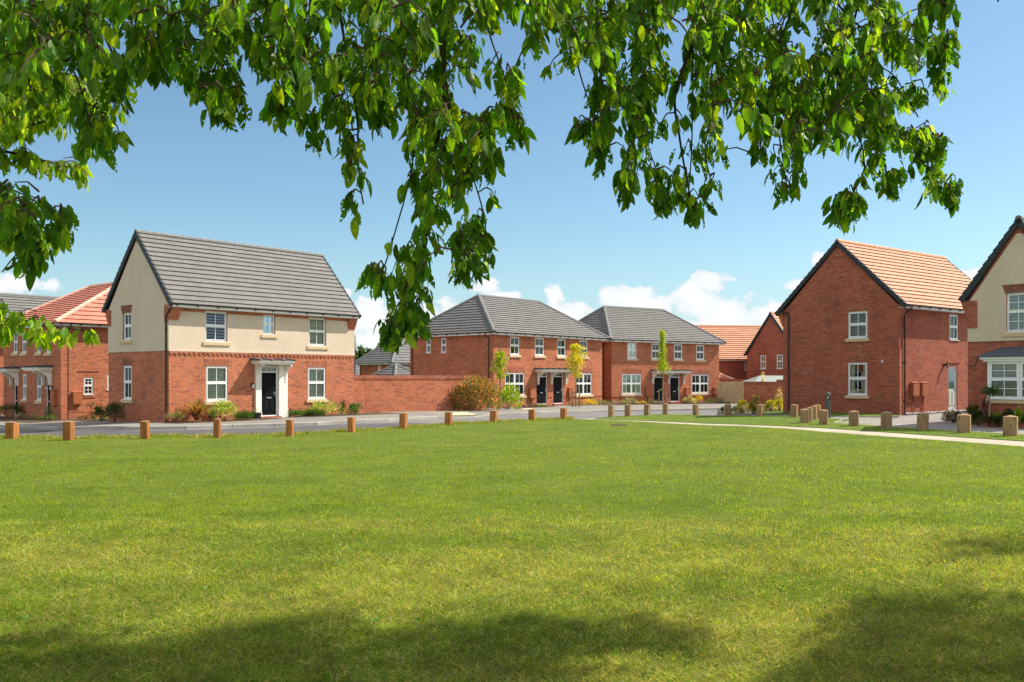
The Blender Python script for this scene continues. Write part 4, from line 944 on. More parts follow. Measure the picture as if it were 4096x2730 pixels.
for q in [
 (44, 1682.6, 1756, 42, 'wood', 'orange timber bollard nearest the left edge of the view'),
 (64, 1689, 1751, 24, 'wood', 'dark timber bollard mostly hidden behind the leftmost bollard'),
 (275, 1679.7, 1762, 45, 'wood', 'orange timber bollard below the brown meter box of the red roofed house'),
 (581, 1678.8, 1756, 38, 'wood', 'orange timber bollard in front of the shaded gable of the rendered house'),
 (868, 1671.3, 1752, 29.5, 'wood', 'slim orange timber bollard in front of the bronze spiky plant'),
 (1160, 1673.7, 1745, 32, 'wood', 'brown timber bollard just right of the rendered house front door'),
 (1407, 1664, 1729, 33, 'wood', 'brown timber bollard in front of the dark glossy shrub at the wall return'),
 (1614, 1648, 1715, 34, 'wood', 'brown timber bollard in front of the bare middle of the long garden wall'),
 (1793.5, 1644, 1701, 32, 'wood', 'brown timber bollard beside the buff dropped kerb slabs'),
 (1973.5, 1638, 1690, 30.6, 'wood', 'brown timber bollard below the green leafed young tree'),
 (2127.5, 1634, 1683, 29, 'wood', 'orange timber bollard in front of the grey door beside the grass tuft'),
 (2253, 1628.4, 1679, 28, 'wood', 'orange timber bollard at the end of the row by the path mouth'),
 (2445, 1616.5, 1669, 26, 'wood_pale', 'pale timber bollard at the left tip of the grass verge'),
 (2511, 1615, 1666.5, 26, 'wood_pale', 'second pale timber bollard from the left tip of the verge'),
 (2588, 1614, 1662, 26, 'wood_pale', 'pale timber bollard left of the staked narrow tree'),
 (2662, 1612.7, 1659, 24.4, 'wood_pale', 'pale timber bollard right below the staked narrow tree'),
 (2783, 1614.4, 1661.5, 25, 'wood_pale', 'pale timber bollard in front of the yellow spiky shrub'),
 (2911.5, 1613.6, 1666, 26.8, 'wood_pale', 'pale timber bollard between the two clipped dark green mounds'),
 (3040, 1615.6, 1667, 27.7, 'wood_pale', 'pale timber bollard right of the yellow broom bushes'),
 (3177, 1615, 1670, 30.3, 'wood_pale', 'pale timber bollard near the left corner downpipe of the brick gable'),
 (3219, 1632, 1692, 34.5, 'wood_pale', 'nearest and broadest bollard of the diagonal cluster'),
 (3237, 1627, 1685, 27, 'wood_pale', 'second bollard back in the diagonal cluster, mostly hidden'),
 (3255, 1620.5, 1678, 28, 'wood_pale', 'third bollard back in the diagonal cluster'),
 (3268, 1615.5, 1673, 29, 'wood_pale', 'farthest bollard of the diagonal cluster, beside the bollard light'),
 (3294.6, 1635, 1699, 35, 'wood_pale', 'timber bollard directly in front of the bollard light'),
 (3416, 1639.3, 1705, 39, 'wood_pale', 'timber bollard below the windows of the brick gable'),
 (3545.7, 1642, 1715, 43, 'wood_pale', 'timber bollard before the right corner of the brick gable'),
 (3690, 1645.8, 1721, 44, 'wood_pale', 'knotted timber bollard below the pair of brown meter boxes'),
 (3856.7, 1651, 1732, 50, 'wood_pale', 'large timber bollard with green stain below the dark low hedge'),
 (4041.6, 1657, 1744.5, 54, 'wood_pale', 'largest knotted timber bollard nearest the right edge, by the golden conifer')]:
    X, tp, bt, w_, m, lb = q
    bollard(X, tp, bt, w_, m, lb, GA if m == 'wood' else GB, rot=None if X < 3200 else random.uniform(.02, .12) if X not in (3237, 3255, 3268) else .25)
x, y = gnd(3312, 1673.5); s = (x, y, Z(x, y)); bl_ = empty('bollard_light', s, 0, 'dark metal bollard light with clear lens in front of the brick gable', 'bollard light')
k = y/F; H = 103*k; R = 9.7*k
mb = MB(); mb.tube([(0, 0, -.1), (0, 0, H*.72)], R, 16); mb.build('post', 'bollard_metal', bl_)
mb = MB(); mb.tube([(0, 0, H*.72), (0, 0, H*.76), (0, 0, H*.86)], [R*.95, R*.35, R*.15], 12); mb.build('reflector', 'chrome', bl_)
mb = MB(); mb.tube([(0, 0, H*.721), (0, 0, H*.87)], R*.96, 16, cap=False); mb.build('lens', 'glass', bl_)
mb = MB(); mb.tube([(0, 0, H*.87), (0, 0, H*.93), (0, 0, H*.975), (0, 0, H)], [R*1.02, R*1.02, R*.75, R*.2], 16); mb.build('cap', 'bollard_metal', bl_)
x, y = gnd(1419.5, 1655); y = 52; x = (1419.5-CX)/F*y; lp = empty('lamp_post', (x, y, -.2), 0, 'slim grey post beside the right corner of the rendered house', 'post')
mb = MB(); mb.tube([(0, 0, 0), (0, 0, EYE+168/F*52+.2)], [.05, .035], 8); mb.build('pole', 'lead', lp); mb = MB(); mb.tube([(0, 0, 0), (0, 0, .9)], .07, 8); mb.build('base', 'lead', lp)
# ------------------------------------------------------------------ planting
def rc(base, n, var=.3, alt=None, pa=0.0):
    c = np.array(base)[None, :]*(1+var*(rng.random((n, 1))*2-1))*(1+.12*(rng.random((n, 3))*2-1))
    if alt is not None:
        k = rng.random(n) < pa; c[k] = np.array(alt)*(1+var*(rng.random((k.sum(), 1))*2-1))
    return np.clip(c, .002, .95)
def shrub(X0, X1, yt, yb, label, col, size=.07, n=900, alt=None, pa=0., group=None, name='shrub', flat=.9, depth=None, D=None, dz=.1, asp=.45, stems=True, up=.3, lump=.35):
    """leafy mound standing on the ground; its extent comes from its real width and height at that spot"""
    if D is None: x, y = gnd((X0+X1)/2, yb, dz)
    else: y = D; x = ((X0+X1)/2-CX)/F*y
    k = F/y; rx = (X1-X0)/2/k*1.1; H = (yb-yt)/k*1.1; z0 = EYE-(yb-HY)/F*y; ry = depth or min(rx*flat, .9)
    root = empty(name, (x, y, z0), rng.random()*.3, label, name.replace('_', ' ') if name != 'shrub' else 'shrub', group)
    if 2097 <= X0 < 2914: rx *= 1.3; H *= 1.1
    # lumps of leaves on a lumpy ellipsoid shell
    m = max(5, int(n/70)); th = rng.random(m)*2*np.pi; ph = np.arccos(1-rng.random(m)*.98)
    cen = np.stack([np.cos(th)*np.sin(ph)*rx*.72, np.sin(th)*np.sin(ph)*ry*.72, H*.18+np.cos(ph)*H*.62], 1)
    rad = (.20+.16*rng.random(m))*min(1, 1.6*lump+.4)
    i = rng.integers(0, m, n); d = nrm(rng.normal(size=(n, 3))); R = rad[i][:, None]*rng.random((n, 1))**.35
    p = cen[i]+d*R*np.array([[rx, ry, H*.75]])*1.25
    p[:, 2] = np.abs(p[:, 2]); keep = p[:, 2] < H*1.04; p = p[keep]; d = d[keep]; n = len(p)
    ax = nrm(nrm(p-np.array([[0, 0, H*.3]]))*.7+d*.6+rng.normal(size=(n, 3))*.35+np.array([[0, 0, up]]))
    leaves('foliage', p, ax, size*(.6+.7*rng.random(n)), size*asp*(.7+.5*rng.random(n)), rc(col, n, .35, alt, pa), M['leaf'], root, detail=False)
    if stems:
        mb = MB()
        for j in range(min(9, m)):
            c = cen[j]; mb.tube([(c[0]*.1, c[1]*.1, -.05), (c[0]*.5, c[1]*.5, c[2]*.45), tuple(c)], [.014, .01, .005], 4, cap=False)
        mb.build('stem', 'twig', root)
    return root
def spiky(X0, X1, yt, yb, label, col, alt, n=70, name='spiky_plant', dz=.1, w=.06, D=None):
    x, y = gnd((X0+X1)/2, yb, dz) if D is None else (((X0+X1)/2-CX)/F*D, D); k = F/y; R = (X1-X0)/2/k*1.15; H = (yb-yt)/k*1.05; z0 = EYE-(yb-HY)/F*y
    root = empty(name, (x, y, z0), 0, label, 'spiky plant'); V = []; Fc = []; cols = []; 
    for i in range(n):
        az = rng.random()*2*math.pi; lean = .12+.95*rng.random(); L = H*(.65+.4*rng.random()); dx, dy = math.cos(az), math.sin(az); ww = w*(.6+.8*rng.random())
        c = np.array(col if rng.random() < .6 else alt)*(.6+.8*rng.random()); b = len(V)
        for t in (0, .35, .7, 1):
            r = lean*R*(t**1.5)*1.05; zz = L*t*(1-.35*lean*t); p = np.array([dx*r+dx*.05, dy*r+dy*.05, zz]); s = np.array([-dy, dx, 0])*ww*(1-t*.95)*(.7+.6*t)
            V += [p-s, p+s]; cols += [c, c]
        Fc += [(b+2*j, b+2*j+1, b+2*j+3, b+2*j+2) for j in range(3)]
    np_mesh('leaves', np.array(V), [np.array(Fc)], M['leaf'], np.array(cols), root); return root
def tuftplant(X0, X1, yt, yb, label, col, n=500, name='grass_clump', dz=.1, D=None, tips=None):
    if D is None: x, y = gnd((X0+X1)/2, yb, dz)
    else: y = D; x = ((X0+X1)/2-CX)/F*y
    k = F/y; rx = (X1-X0)/2/k; H = (yb-yt)/k; z0 = EYE-(yb-HY)/F*y; root = empty(name, (x, y, z0), 0, label, 'ornamental grass')
    px = (rng.random(n)*2-1)*rx*.85; py = (rng.random(n)*2-1)*min(rx, .35); b = np.stack([px, py, np.zeros(n)], 1)
    d = np.stack([px/rx*.5+rng.normal(size=n)*.25, rng.normal(size=n)*.3, np.ones(n)], 1); L = H*(.6+.45*rng.random(n))*(1-.25*np.abs(px/rx))
    leaves('blades', b, d, L, .018, rc(col, n, .35, tips, .25 if tips else 0), M['leaf'], root, detail=False); return root
G1 = (.055, .12, .02); DK = (.022, .055, .014); BR = (.16, .26, .018); GG = (.13, .165, .085); YL = (.55, .42, .01); LIM = (.24, .34, .02)
# left house front
shrub(-10, 98, 1618, 1674, 'dark green rounded shrub beside the far left front door', DK, .07, 1500, D=H1.depth(44, 's', 0.55))
shrub(-30, 12, 1622, 1652, 'yellow green shrub cut by the left edge of the view', LIM, .06, 500, D=H1.depth(-9, 's', 0.55))
shrub(58, 104, 1657, 1680, 'small cream flowered shrub just right of the dark rounded shrub', GG, .05, 500, (.5, .48, .32), .35, D=H1.depth(81, 's', 0.55))
shrub(118, 163, 1655, 1680, 'low cream and green shrub between the two left front doors', GG, .05, 500, (.5, .48, .32), .3, D=H1.depth(140.5, 's', 0.55))
shrub(155, 228, 1662, 1683, 'low spreading green plant below the second left front door', G1, .05, 700, (.2, .3, .06), .3, D=H1.depth(191.5, 's', 0.55))
shrub(180, 208, 1626, 1668, 'dark climbing shrub beside the second left front door', DK, .06, 500, D=H1.depth(194, 's', 0.55))
shrub(300, 344, 1664, 1686, 'small dark reddish shrub under the brown meter box', (.05, .04, .02), .055, 350, DK, .5, D=H1.depth(322, 'f', .7))
shrub(345, 376, 1656, 1684, 'thin bronze leafed plant at the foot of the bare sapling', (.08, .05, .03), .05, 220, D=H1.depth(360.5, 'f', .7))
shrub(376, 436, 1620, 1681, 'open dark green shrub left of the larger dark shrub', DK, .09, 650, (.12, .16, .03), .3, D=H2.depth(406, 's', .9))
shrub(414, 506, 1618, 1684, 'large dark green rounded shrub against the shaded gable', DK, .07, 1700, D=H2.depth(460, 's', .9))
def sapling(X, yt, yb, label):
    x, y = gnd(X, yb, .1); k = F/y; H = (yb-yt)/k; root = empty('sapling', (x, y, EYE-(yb-HY)/F*y), 0, label, 'sapling'); mb = MB(); mb.tube([(0, 0, 0), (.02, 0, H*.5), (0, 0, H*.75)], [.02, .015, .01], 5)
    P_ = []
    for j in range(9):
        a = random.uniform(0, 6.28); r = random.uniform(.1, .22); q = (r*math.cos(a), r*math.sin(a), H*random.uniform(.72, 1)); mb.tube([(.02, 0, H*.5+j*.03), (q[0]*.6, q[1]*.6, q[2]*.9), q], .006, 4); P_ += [q]*9
    mb.build('trunk', 'twig', root); P_ = np.array(P_)+rng.normal(size=(len(P_), 3))*.04; leaves('crown', P_, rng.normal(size=P_.shape), .07, .04, rc((.1, .07, .03), len(P_)), M['leaf'], root, detail=False)
sapling(365, 1602, 1680, 'spindly bronze leafed sapling against the lit brick wall')
# rendered house front
shrub(664, 742, 1640, 1684, 'small variegated shrub at the downpipe corner of the rendered house', (.3, .27, .12), .06, 500, G1, .5, D=H2.depth(703, 'f', .6))
spiky(716, 858, 1585, 1682, 'bronze and olive sword leafed plant left of the front door', (.24, .11, .05), (.17, .17, .05), 150, D=H2.depth(787, 'f', .6))
shrub(836, 964, 1612, 1678, 'bright green shrub with cream flowers below the left window', BR, .09, 1500, (.62, .58, .38), .2, D=H2.depth(900, 'f', .6))
tuftplant(948, 1010, 1637, 1676, 'soft green lavender clump left of the plant pot', (.06, .12, .03), 800, D=H2.depth(979, 'f', .6))
tuftplant(1159, 1215, 1634, 1663, 'low lavender clump right of the front door', (.08, .14, .04), 700, D=H2.depth(1187, 'f', .6))
tuftplant(1210, 1302, 1632, 1662, 'wider lavender clump in front of the bright shrub', (.07, .13, .03), 900, D=H2.depth(1256, 'f', .6))
shrub(1234, 1374, 1608, 1660, 'bright green and cream shrub below the right window', BR, .085, 1500, (.6, .56, .34), .2, D=H2.depth(1304, 'f', .75))
spiky(1335, 1400, 1588, 1657, 'smaller bronze sword leafed plant near the wall return', (.14, .09, .05), (.13, .12, .04), 45, D=H2.depth(1367.5, 'f', .75))
shrub(1389, 1460, 1619, 1659, 'glossy mid green shrub in the corner of the wall return', (.045, .13, .03), .1, 600, D=H2.depth(1424.5, 'f', .75))
x, y = gnd(1025, 1675.5, .1); pot = empty('plant_pot', (x, y, EYE-(1675.5-HY)/F*y), 0, 'round black plant pot with a sparse plant beside the front door', 'plant pot')
k = F/y; mb = MB(); mb.tube([(0, 0, 0), (0, 0, 20/k), (0, 0, 21/k), (0, 0, 24/k)], [17/k, 20.5/k, 22/k, 22/k], 20); mb.build('pot', 'pot', pot)
q = rng.normal(size=(60, 3))*np.array([[.1, .1, .08]])+np.array([[0, 0, .36]]); leaves('plant', q, rng.normal(size=(60, 3))+[0, 0, 1], .09, .02, rc((.35, .35, .28), 60), M['leaf'], pot, detail=False)
# garden wall and first pair
shrub(1805, 2000, 1518, 1643, 'big pink and red leafed photinia shrub against the garden wall', (.11, .14, .03), .11, 8000, (.62, .25, .17), .28, flat=.6, lump=.4)
shrub(1978, 2084, 1549, 1637, 'bright yellow green shrub at the corner of the first semi detached pair', LIM, .16, 1300, (.12, .22, .02), .35)
shrub(2074, 2098, 1613, 1636, 'little grey green mound right of the bright yellow green shrub', GG, .05, 300, D=H4.depth(2086, 'f', .7))
shrub(2097, 2150, 1614, 1635, 'low mixed green and bronze planting left of the grass tuft', (.09, .11, .05), .06, 600, (.2, .1, .08), .25, D=H4.depth(2123.5, 'f', .7))
tuftplant(2146, 2184, 1611, 1635, 'bright green grass tuft at the left black door of the first pair', (.14, .22, .04), 450, D=H4.depth(2165, 'f', .7))
shrub(2274, 2338, 1610, 1629, 'grey green mound at the foot of the staked yellow tree', GG, .06, 600, D=H4.depth(2306, 'f', .7))
shrub(2325, 2382, 1602, 1628, 'bright yellow flowering shrub under the right window of the first pair', YL, .07, 800, (.3, .3, .02), .2, D=H4.depth(2353.5, 'f', .7))
shrub(2352, 2402, 1597, 1622, 'grey green bush behind the bright yellow shrub', GG, .07, 600, (.4, .42, .36), .2, D=H4.depth(2377, 'f', .7))
shrub(2396, 2444, 1602, 1628, 'grey green bush in front of the gap between the pairs', GG, .07, 600, (.45, .46, .4), .2, D=H4.depth(2420, 'f', .7))
# second pair
shrub(2446, 2503, 1603, 1628, 'grey leafed bush at the left corner of the second pair', GG, .08, 700, (.4, .42, .36), .2, D=H5.depth(2474.5, 'f', .7))
shrub(2498, 2553, 1596, 1628, 'larger silver green bush below the left window of the second pair', GG, .08, 900, (.45, .46, .4), .25, D=H5.depth(2525.5, 'f', .7))
shrub(2545, 2583, 1607, 1627, 'small bright yellow shrub between two silver bushes', YL, .07, 500, (.3, .3, .02), .2, D=H5.depth(2564, 'f', .7))
shrub(2578, 2638, 1604, 1626, 'low silver green bush left of the staked narrow tree', GG, .07, 700, D=H5.depth(2608, 'f', .7))
shrub(2737, 2776, 1586, 1616, 'round variegated bush right of the second pair doors', (.2, .24, .12), .08, 600, (.6, .6, .45), .3, D=H5.depth(2756.5, 'f', .7))
shrub(2738, 2782, 1604, 1623, 'low sage mound under the round variegated bush', GG, .06, 500, D=H5.depth(2760, 'f', .7))
shrub(2778, 2814, 1588, 1622, 'upright golden yellow shrub below the right window of the second pair', YL, .08, 450, (.35, .3, .03), .3, flat=.6, up=1.2, D=H5.depth(2796, 'f', .7))
shrub(2816, 2858, 1600, 1622, 'low green plants left of the silvery mound by the fence', (.1, .16, .04), .07, 500, D=H5.depth(2837, 'f', .7))
shrub(2845, 2890, 1594, 1621, 'silvery mound left of the timber fence', GG, .07, 700, (.45, .46, .42), .25, D=H5.depth(2867.5, 'f', .7))
shrub(2884, 2914, 1592, 1620, 'fresh green bush at the foot of the timber fence', (.14, .25, .03), .08, 500, D=H5.depth(2899, 'f', .7))
# right hand bed
shrub(2875, 2903, 1632, 1656, 'small clipped green mound by a pale bollard', (.04, .085, .02), .045, 900, dz=.05, lump=.2)
shrub(2920, 2974, 1625, 1655, 'wide blue green clipped mound by a pale bollard', (.035, .08, .03), .045, 1500, dz=.05, lump=.2)
shrub(2946, 2998, 1606, 1655, 'broom bush with yellow flowers left of its darker neighbour', (.13, .15, .03), .07, 1200, YL, .25, dz=.05, up=1.2)
shrub(2990, 3036, 1610, 1657, 'olive broom bush with yellow tips behind a pale bollard', (.12, .14, .02), .07, 1100, (.4, .32, .02), .3, dz=.05, up=1.2)
shrub(3010, 3062, 1573, 1628, 'tall dark twiggy shrub in front of the red brick wall', (.035, .045, .015), .06, 1100, YL, .1, dz=.05, up=1.)
shrub(3100, 3136, 1556, 1618, 'pale pink flowered shrub beside the big brick gable', (.10, .14, .05), .08, 700, (.75, .52, .45), .45, D=56)
shrub(3062, 3108, 1606, 1645, 'yellow green shrub in front of the red brick wall end', (.22, .28, .03), .09, 900, YL, .2, dz=.05)
shrub(3096, 3136, 1600, 1643, 'yellow flowered shrub tight against the brick gable corner', (.16, .24, .03), .09, 800, YL, .4, dz=.05)
shrub(3030, 3062, 1490, 1528, 'whitish blossoming bush above the red brick wall', (.3, .3, .2), .09, 260, (.7, .68, .6), .5, D=71, stems=True)
# right house front
shrub(3776, 3850, 1643, 1685, 'purple green low hedge plant right of the grey side door', (.05, .05, .035), .05, 1500, DK, .4, dz=.05)
shrub(3862, 3925, 1622, 1672, 'dark leafy shrub behind the low hedge', DK, .06, 1000, dz=.05, D=H8.depth(3893.5, 's', 1.0))
shrub(3930, 3960, 1575, 1660, 'thin upright purple leafed shrub beside the standard tree', (.06, .03, .035), .05, 500, dz=.05, up=1., D=H8.depth(3945, 's', 1.0))
shrub(3884, 3945, 1652, 1697, 'dark green low hedge plant between two large bollards', DK, .05, 1500, G1, .3, dz=.05, D=H8.depth(3914.5, 's', 1.0))
shrub(3938, 3975, 1656, 1699, 'low rosemary like plant below the standard tree', (.03, .07, .03), .05, 900, G1, .3, dz=.05, D=H8.depth(3956.5, 's', 1.0))
shrub(3968, 3999, 1652, 1680, 'small bright lime bush in the right hand bed', (.13, .24, .02), .05, 600, dz=.05, D=H8.depth(3983.5, 's', 1.0))
shrub(3972, 4018, 1668, 1702, 'dark low plant left of the nearest right bollard', DK, .05, 900, G1, .3, dz=.05, D=H8.depth(3995, 's', 1.0))
shrub(4010, 4060, 1640, 1690, 'shaded dark shrub under the bay window', DK, .06, 900, dz=.05, D=H8.depth(4035, 's', 1.0))
shrub(4055, 4090, 1630, 1702, 'pointed golden green dwarf conifer at the right edge', LIM, .05, 1600, (.14, .2, .02), .4, dz=.05, name='conifer', up=1., lump=.2, D=H8.depth(4072.5, 's', 1.3))
shrub(4085, 4150, 1655, 1700, 'dark shrub cut by the right edge of the view', DK, .06, 800, dz=.05, D=H8.depth(4117.5, 's', 1.3))
# standard topiary tree
x = (3957-CX)/F*30.8; y = 30.8; z0 = EYE-(1668-HY)/F*y; st = empty('topiary_tree', (x, y, z0), 0, 'small standard tree with round dark crown on a bare stem before the bay window', 'tree')
mb = MB(); mb.tube([(0, 0, 0), (.02, 0, .5), (0, 0, .78)], .028, 6); mb.build('trunk', 'stake', st); k = F/y
q = rng.normal(size=(900, 3)); q = nrm(q)*(rng.random((900, 1))**.4)*np.array([[36/k, .3, 20/k]])*(1+.25*np.sin(q[:, :1]*5))+np.array([[.06, 0, .88]]); leaves('crown', q, rng.normal(size=(900, 3))+[0, 0, .3], .06, .03, rc((.035, .075, .02), 900), M['leaf'], st, detail=False)

# ------------------------------------------------------------------ young street trees
def young(X, yb, yt, ycb, hw, col, label, n=1300, stakes=True, twiggy=False, dz=.12, D=None, prof=None):
    x, y = gnd(X, yb, dz) if D is None else ((X-CX)/F*D, D)
    k = F/y; H = (yb-yt)/k; zc = (yb-ycb)/k; R = hw/k; root = empty('young_tree', (x, y, EYE-(yb-HY)/F*y), 0, label, 'young tree')
    mb = MB(); mb.tube([(0, 0, -.05), (.03, 0, zc), (.0, .02, H*.7), (.02, 0, H*.97)], [.05, .04, .025, .006], 7)
    P_ = []
    for j in range(34):
        t = j/34; z = zc-.15+(H-zc)*t*.95; a = j*2.4+random.uniform(-.4, .4); r = R*(prof(t) if prof else math.sin(math.pi*min(1, .25+t*.75))**.7)*random.uniform(.4, 1.3)
        q = Vector((r*math.cos(a), r*math.sin(a), z+r*1.1)); mb.tube([(.01, 0, z), q*.5+Vector((0, 0, z*.5)), q], [.012, .008, .003], 4, cap=False)
        for s in range(int(n/34)):
            tt = random.uniform(.25, 1.05); p = Vector((0, 0, z)).lerp(q, tt); P_.append(p+Vector((random.gauss(0, .085), random.gauss(0, .085), random.gauss(0, .08))))
    if twiggy:
        for j in range(8): a = random.uniform(0, 6.28); mb.tube([(.01, 0, H*.8), (.12*math.cos(a), .12*math.sin(a), H*.93), (.2*math.cos(a), .2*math.sin(a), H*random.uniform(.97, 1.06))], .006, 4)
        P_ = [p for p in P_ if p.z < H*.86]
    mb.build('trunk', 'stake', root); P_ = np.array([tuple(p) for p in P_]); m_ = len(P_)
    leaves('crown', P_, rng.normal(size=(m_, 3))+[0, 0, -.3], .12*(.6+.6*rng.random(m_)), .075, rc(col, m_, .35), M['leaf'], root, detail=False)
    if stakes:
        s = empty('tree_stake', (x, y, root.location.z), 0, 'pair of timber stakes with crossbar holding the '+label.split(' by ')[0], 'tree stakes')
        mbs = [MB(), MB()]
        for mb2, dx in zip(mbs, (-14/k, 14/k)): mb2.tube([(dx, -.05, -.1), (dx*1.02, -.05, 62/k)], .045, 8); mb2.build('stake', 'stake', s)
        mb2 = MB(); mb2.box(-15/k, 15/k, -.11, -.095, 54/k, 59/k); mb2.build('crossbar', 'stake', s)
    return root
young(1999, 1638, 1369, 1515, 31, (.24, .33, .02), 'young green leafed tree at the corner of the first pair', 1500, False, True)
young(2303, 1627, 1371, 1506, 39, (.42, .41, .014), 'young golden leafed tree by the first pair doors', 1900)
young(2650, 1618, 1310, 1496, 33, (.26, .36, .012), 'young narrow lime green tree by the second pair doors', 1900, prof=lambda t: 1.0 if t < .12 else .55 if t < .45 else .42*(1.05-t)+.16)

# ------------------------------------------------------------------ far trees
def far_tree(X0, X1, yt, D, col, label, n=2600, size=.5):
    x = ((X0+X1)/2-CX)/F*D; rx = (X1-X0)/2*D/F; top = EYE+(HY-yt)/F*D; z0 = -2.2; H = top-z0
    root = empty('tree', (x, D, z0), 0, label, 'tree', 'trees on the skyline'); m = 26
    th = rng.random(m)*6.28; ph = np.arccos(1-1.5*rng.random(m)); cen = np.stack([np.cos(th)*np.sin(ph)*rx*.7, np.sin(th)*np.sin(ph)*rx*.7, H*.58+np.cos(ph)*H*.28], 1)
    i = rng.integers(0, m, n); p = cen[i]+nrm(rng.normal(size=(n, 3)))*(rng.random((n, 1))**.4)*np.array([[rx*.38, rx*.38, H*.16]])
    leaves('crown', p, rng.normal(size=(n, 3))+[0, 0, .3], size, size*.7, rc(col, n, .35), M['leaf'], root, detail=False)
    mb = MB(); mb.tube([(0, 0, 0), (0, 0, H*.3), (.1, 0, H*.6)], [.35, .25, .1], 7)
    for j in range(6): mb.tube([(0, 0, H*.28), tuple(cen[j]*.7+np.array([0, 0, H*.1])), tuple(cen[j])], [.15, .08, .03], 5)
    mb.build('trunk', 'bark', root)
for q in [(1390, 1432, 1392, 150, (.035, .075, .02), 'far dark tree just right of the rendered house eaves'), (1424, 1466, 1387, 155, (.045, .085, .025), 'far mid green tree, second from the rendered house'),
          (1458, 1500, 1389, 152, (.04, .08, .022), 'far tree in the middle of the skyline gap'), (1492, 1546, 1376, 135, (.075, .14, .02), 'taller fresh green tree above the grey hip roof beyond the wall'),
          (1380, 1500, 1405, 175, (.035, .07, .03), 'broad dark tree mass far behind the skyline gap')]:
    far_tree(*q)
# ------------------------------------------------------------------ the big cherry tree overhead
def vp(x, y, d): return np.array([(x*VS-CX)/F*d, d, EYE+(HY-y*VS)/F*d])
_g = np.random.default_rng(5).random((256, 256))
def vnoise(x, y):
    xi = np.floor(x).astype(int); yi = np.floor(y).astype(int); fx = x-xi; fy = y-yi; fx = fx*fx*(3-2*fx); fy = fy*fy*(3-2*fy)
    g = lambda i, j: _g[i % 256, j % 256]
    return (g(xi, yi)*(1-fx)+g(xi+1, yi)*fx)*(1-fy)+(g(xi, yi+1)*(1-fx)+g(xi+1, yi+1)*fx)*fy
def fbm(x, y, o=4): return sum(vnoise(x*2**i+17*i, y*2**i+31*i)*.5**(i+1) for i in range(o))/(1-.5**o)
def sample_poly(poly, n):
    P = np.array(poly, float); lo, hi = P.min(0), P.max(0); out = []
    m = len(P)
    while len(out) < n:
        q = lo+rng.random((n*2, 2))*(hi-lo); c = np.zeros(len(q), bool)
        for i in range(m):
            a, b = P[i], P[i-1]
            k = ((a[1] > q[:, 1]) != (b[1] > q[:, 1])) & (q[:, 0] < (b[0]-a[0])*(q[:, 1]-a[1])/(b[1]-a[1]+1e-12)+a[0]); c ^= k
        out += list(q[c])
    return np.array(out[:n])
def area(P): P = np.array(P, float); x, y = P[:, 0], P[:, 1]; return abs((x*np.roll(y, 1)-y*np.roll(x, 1)).sum())/2
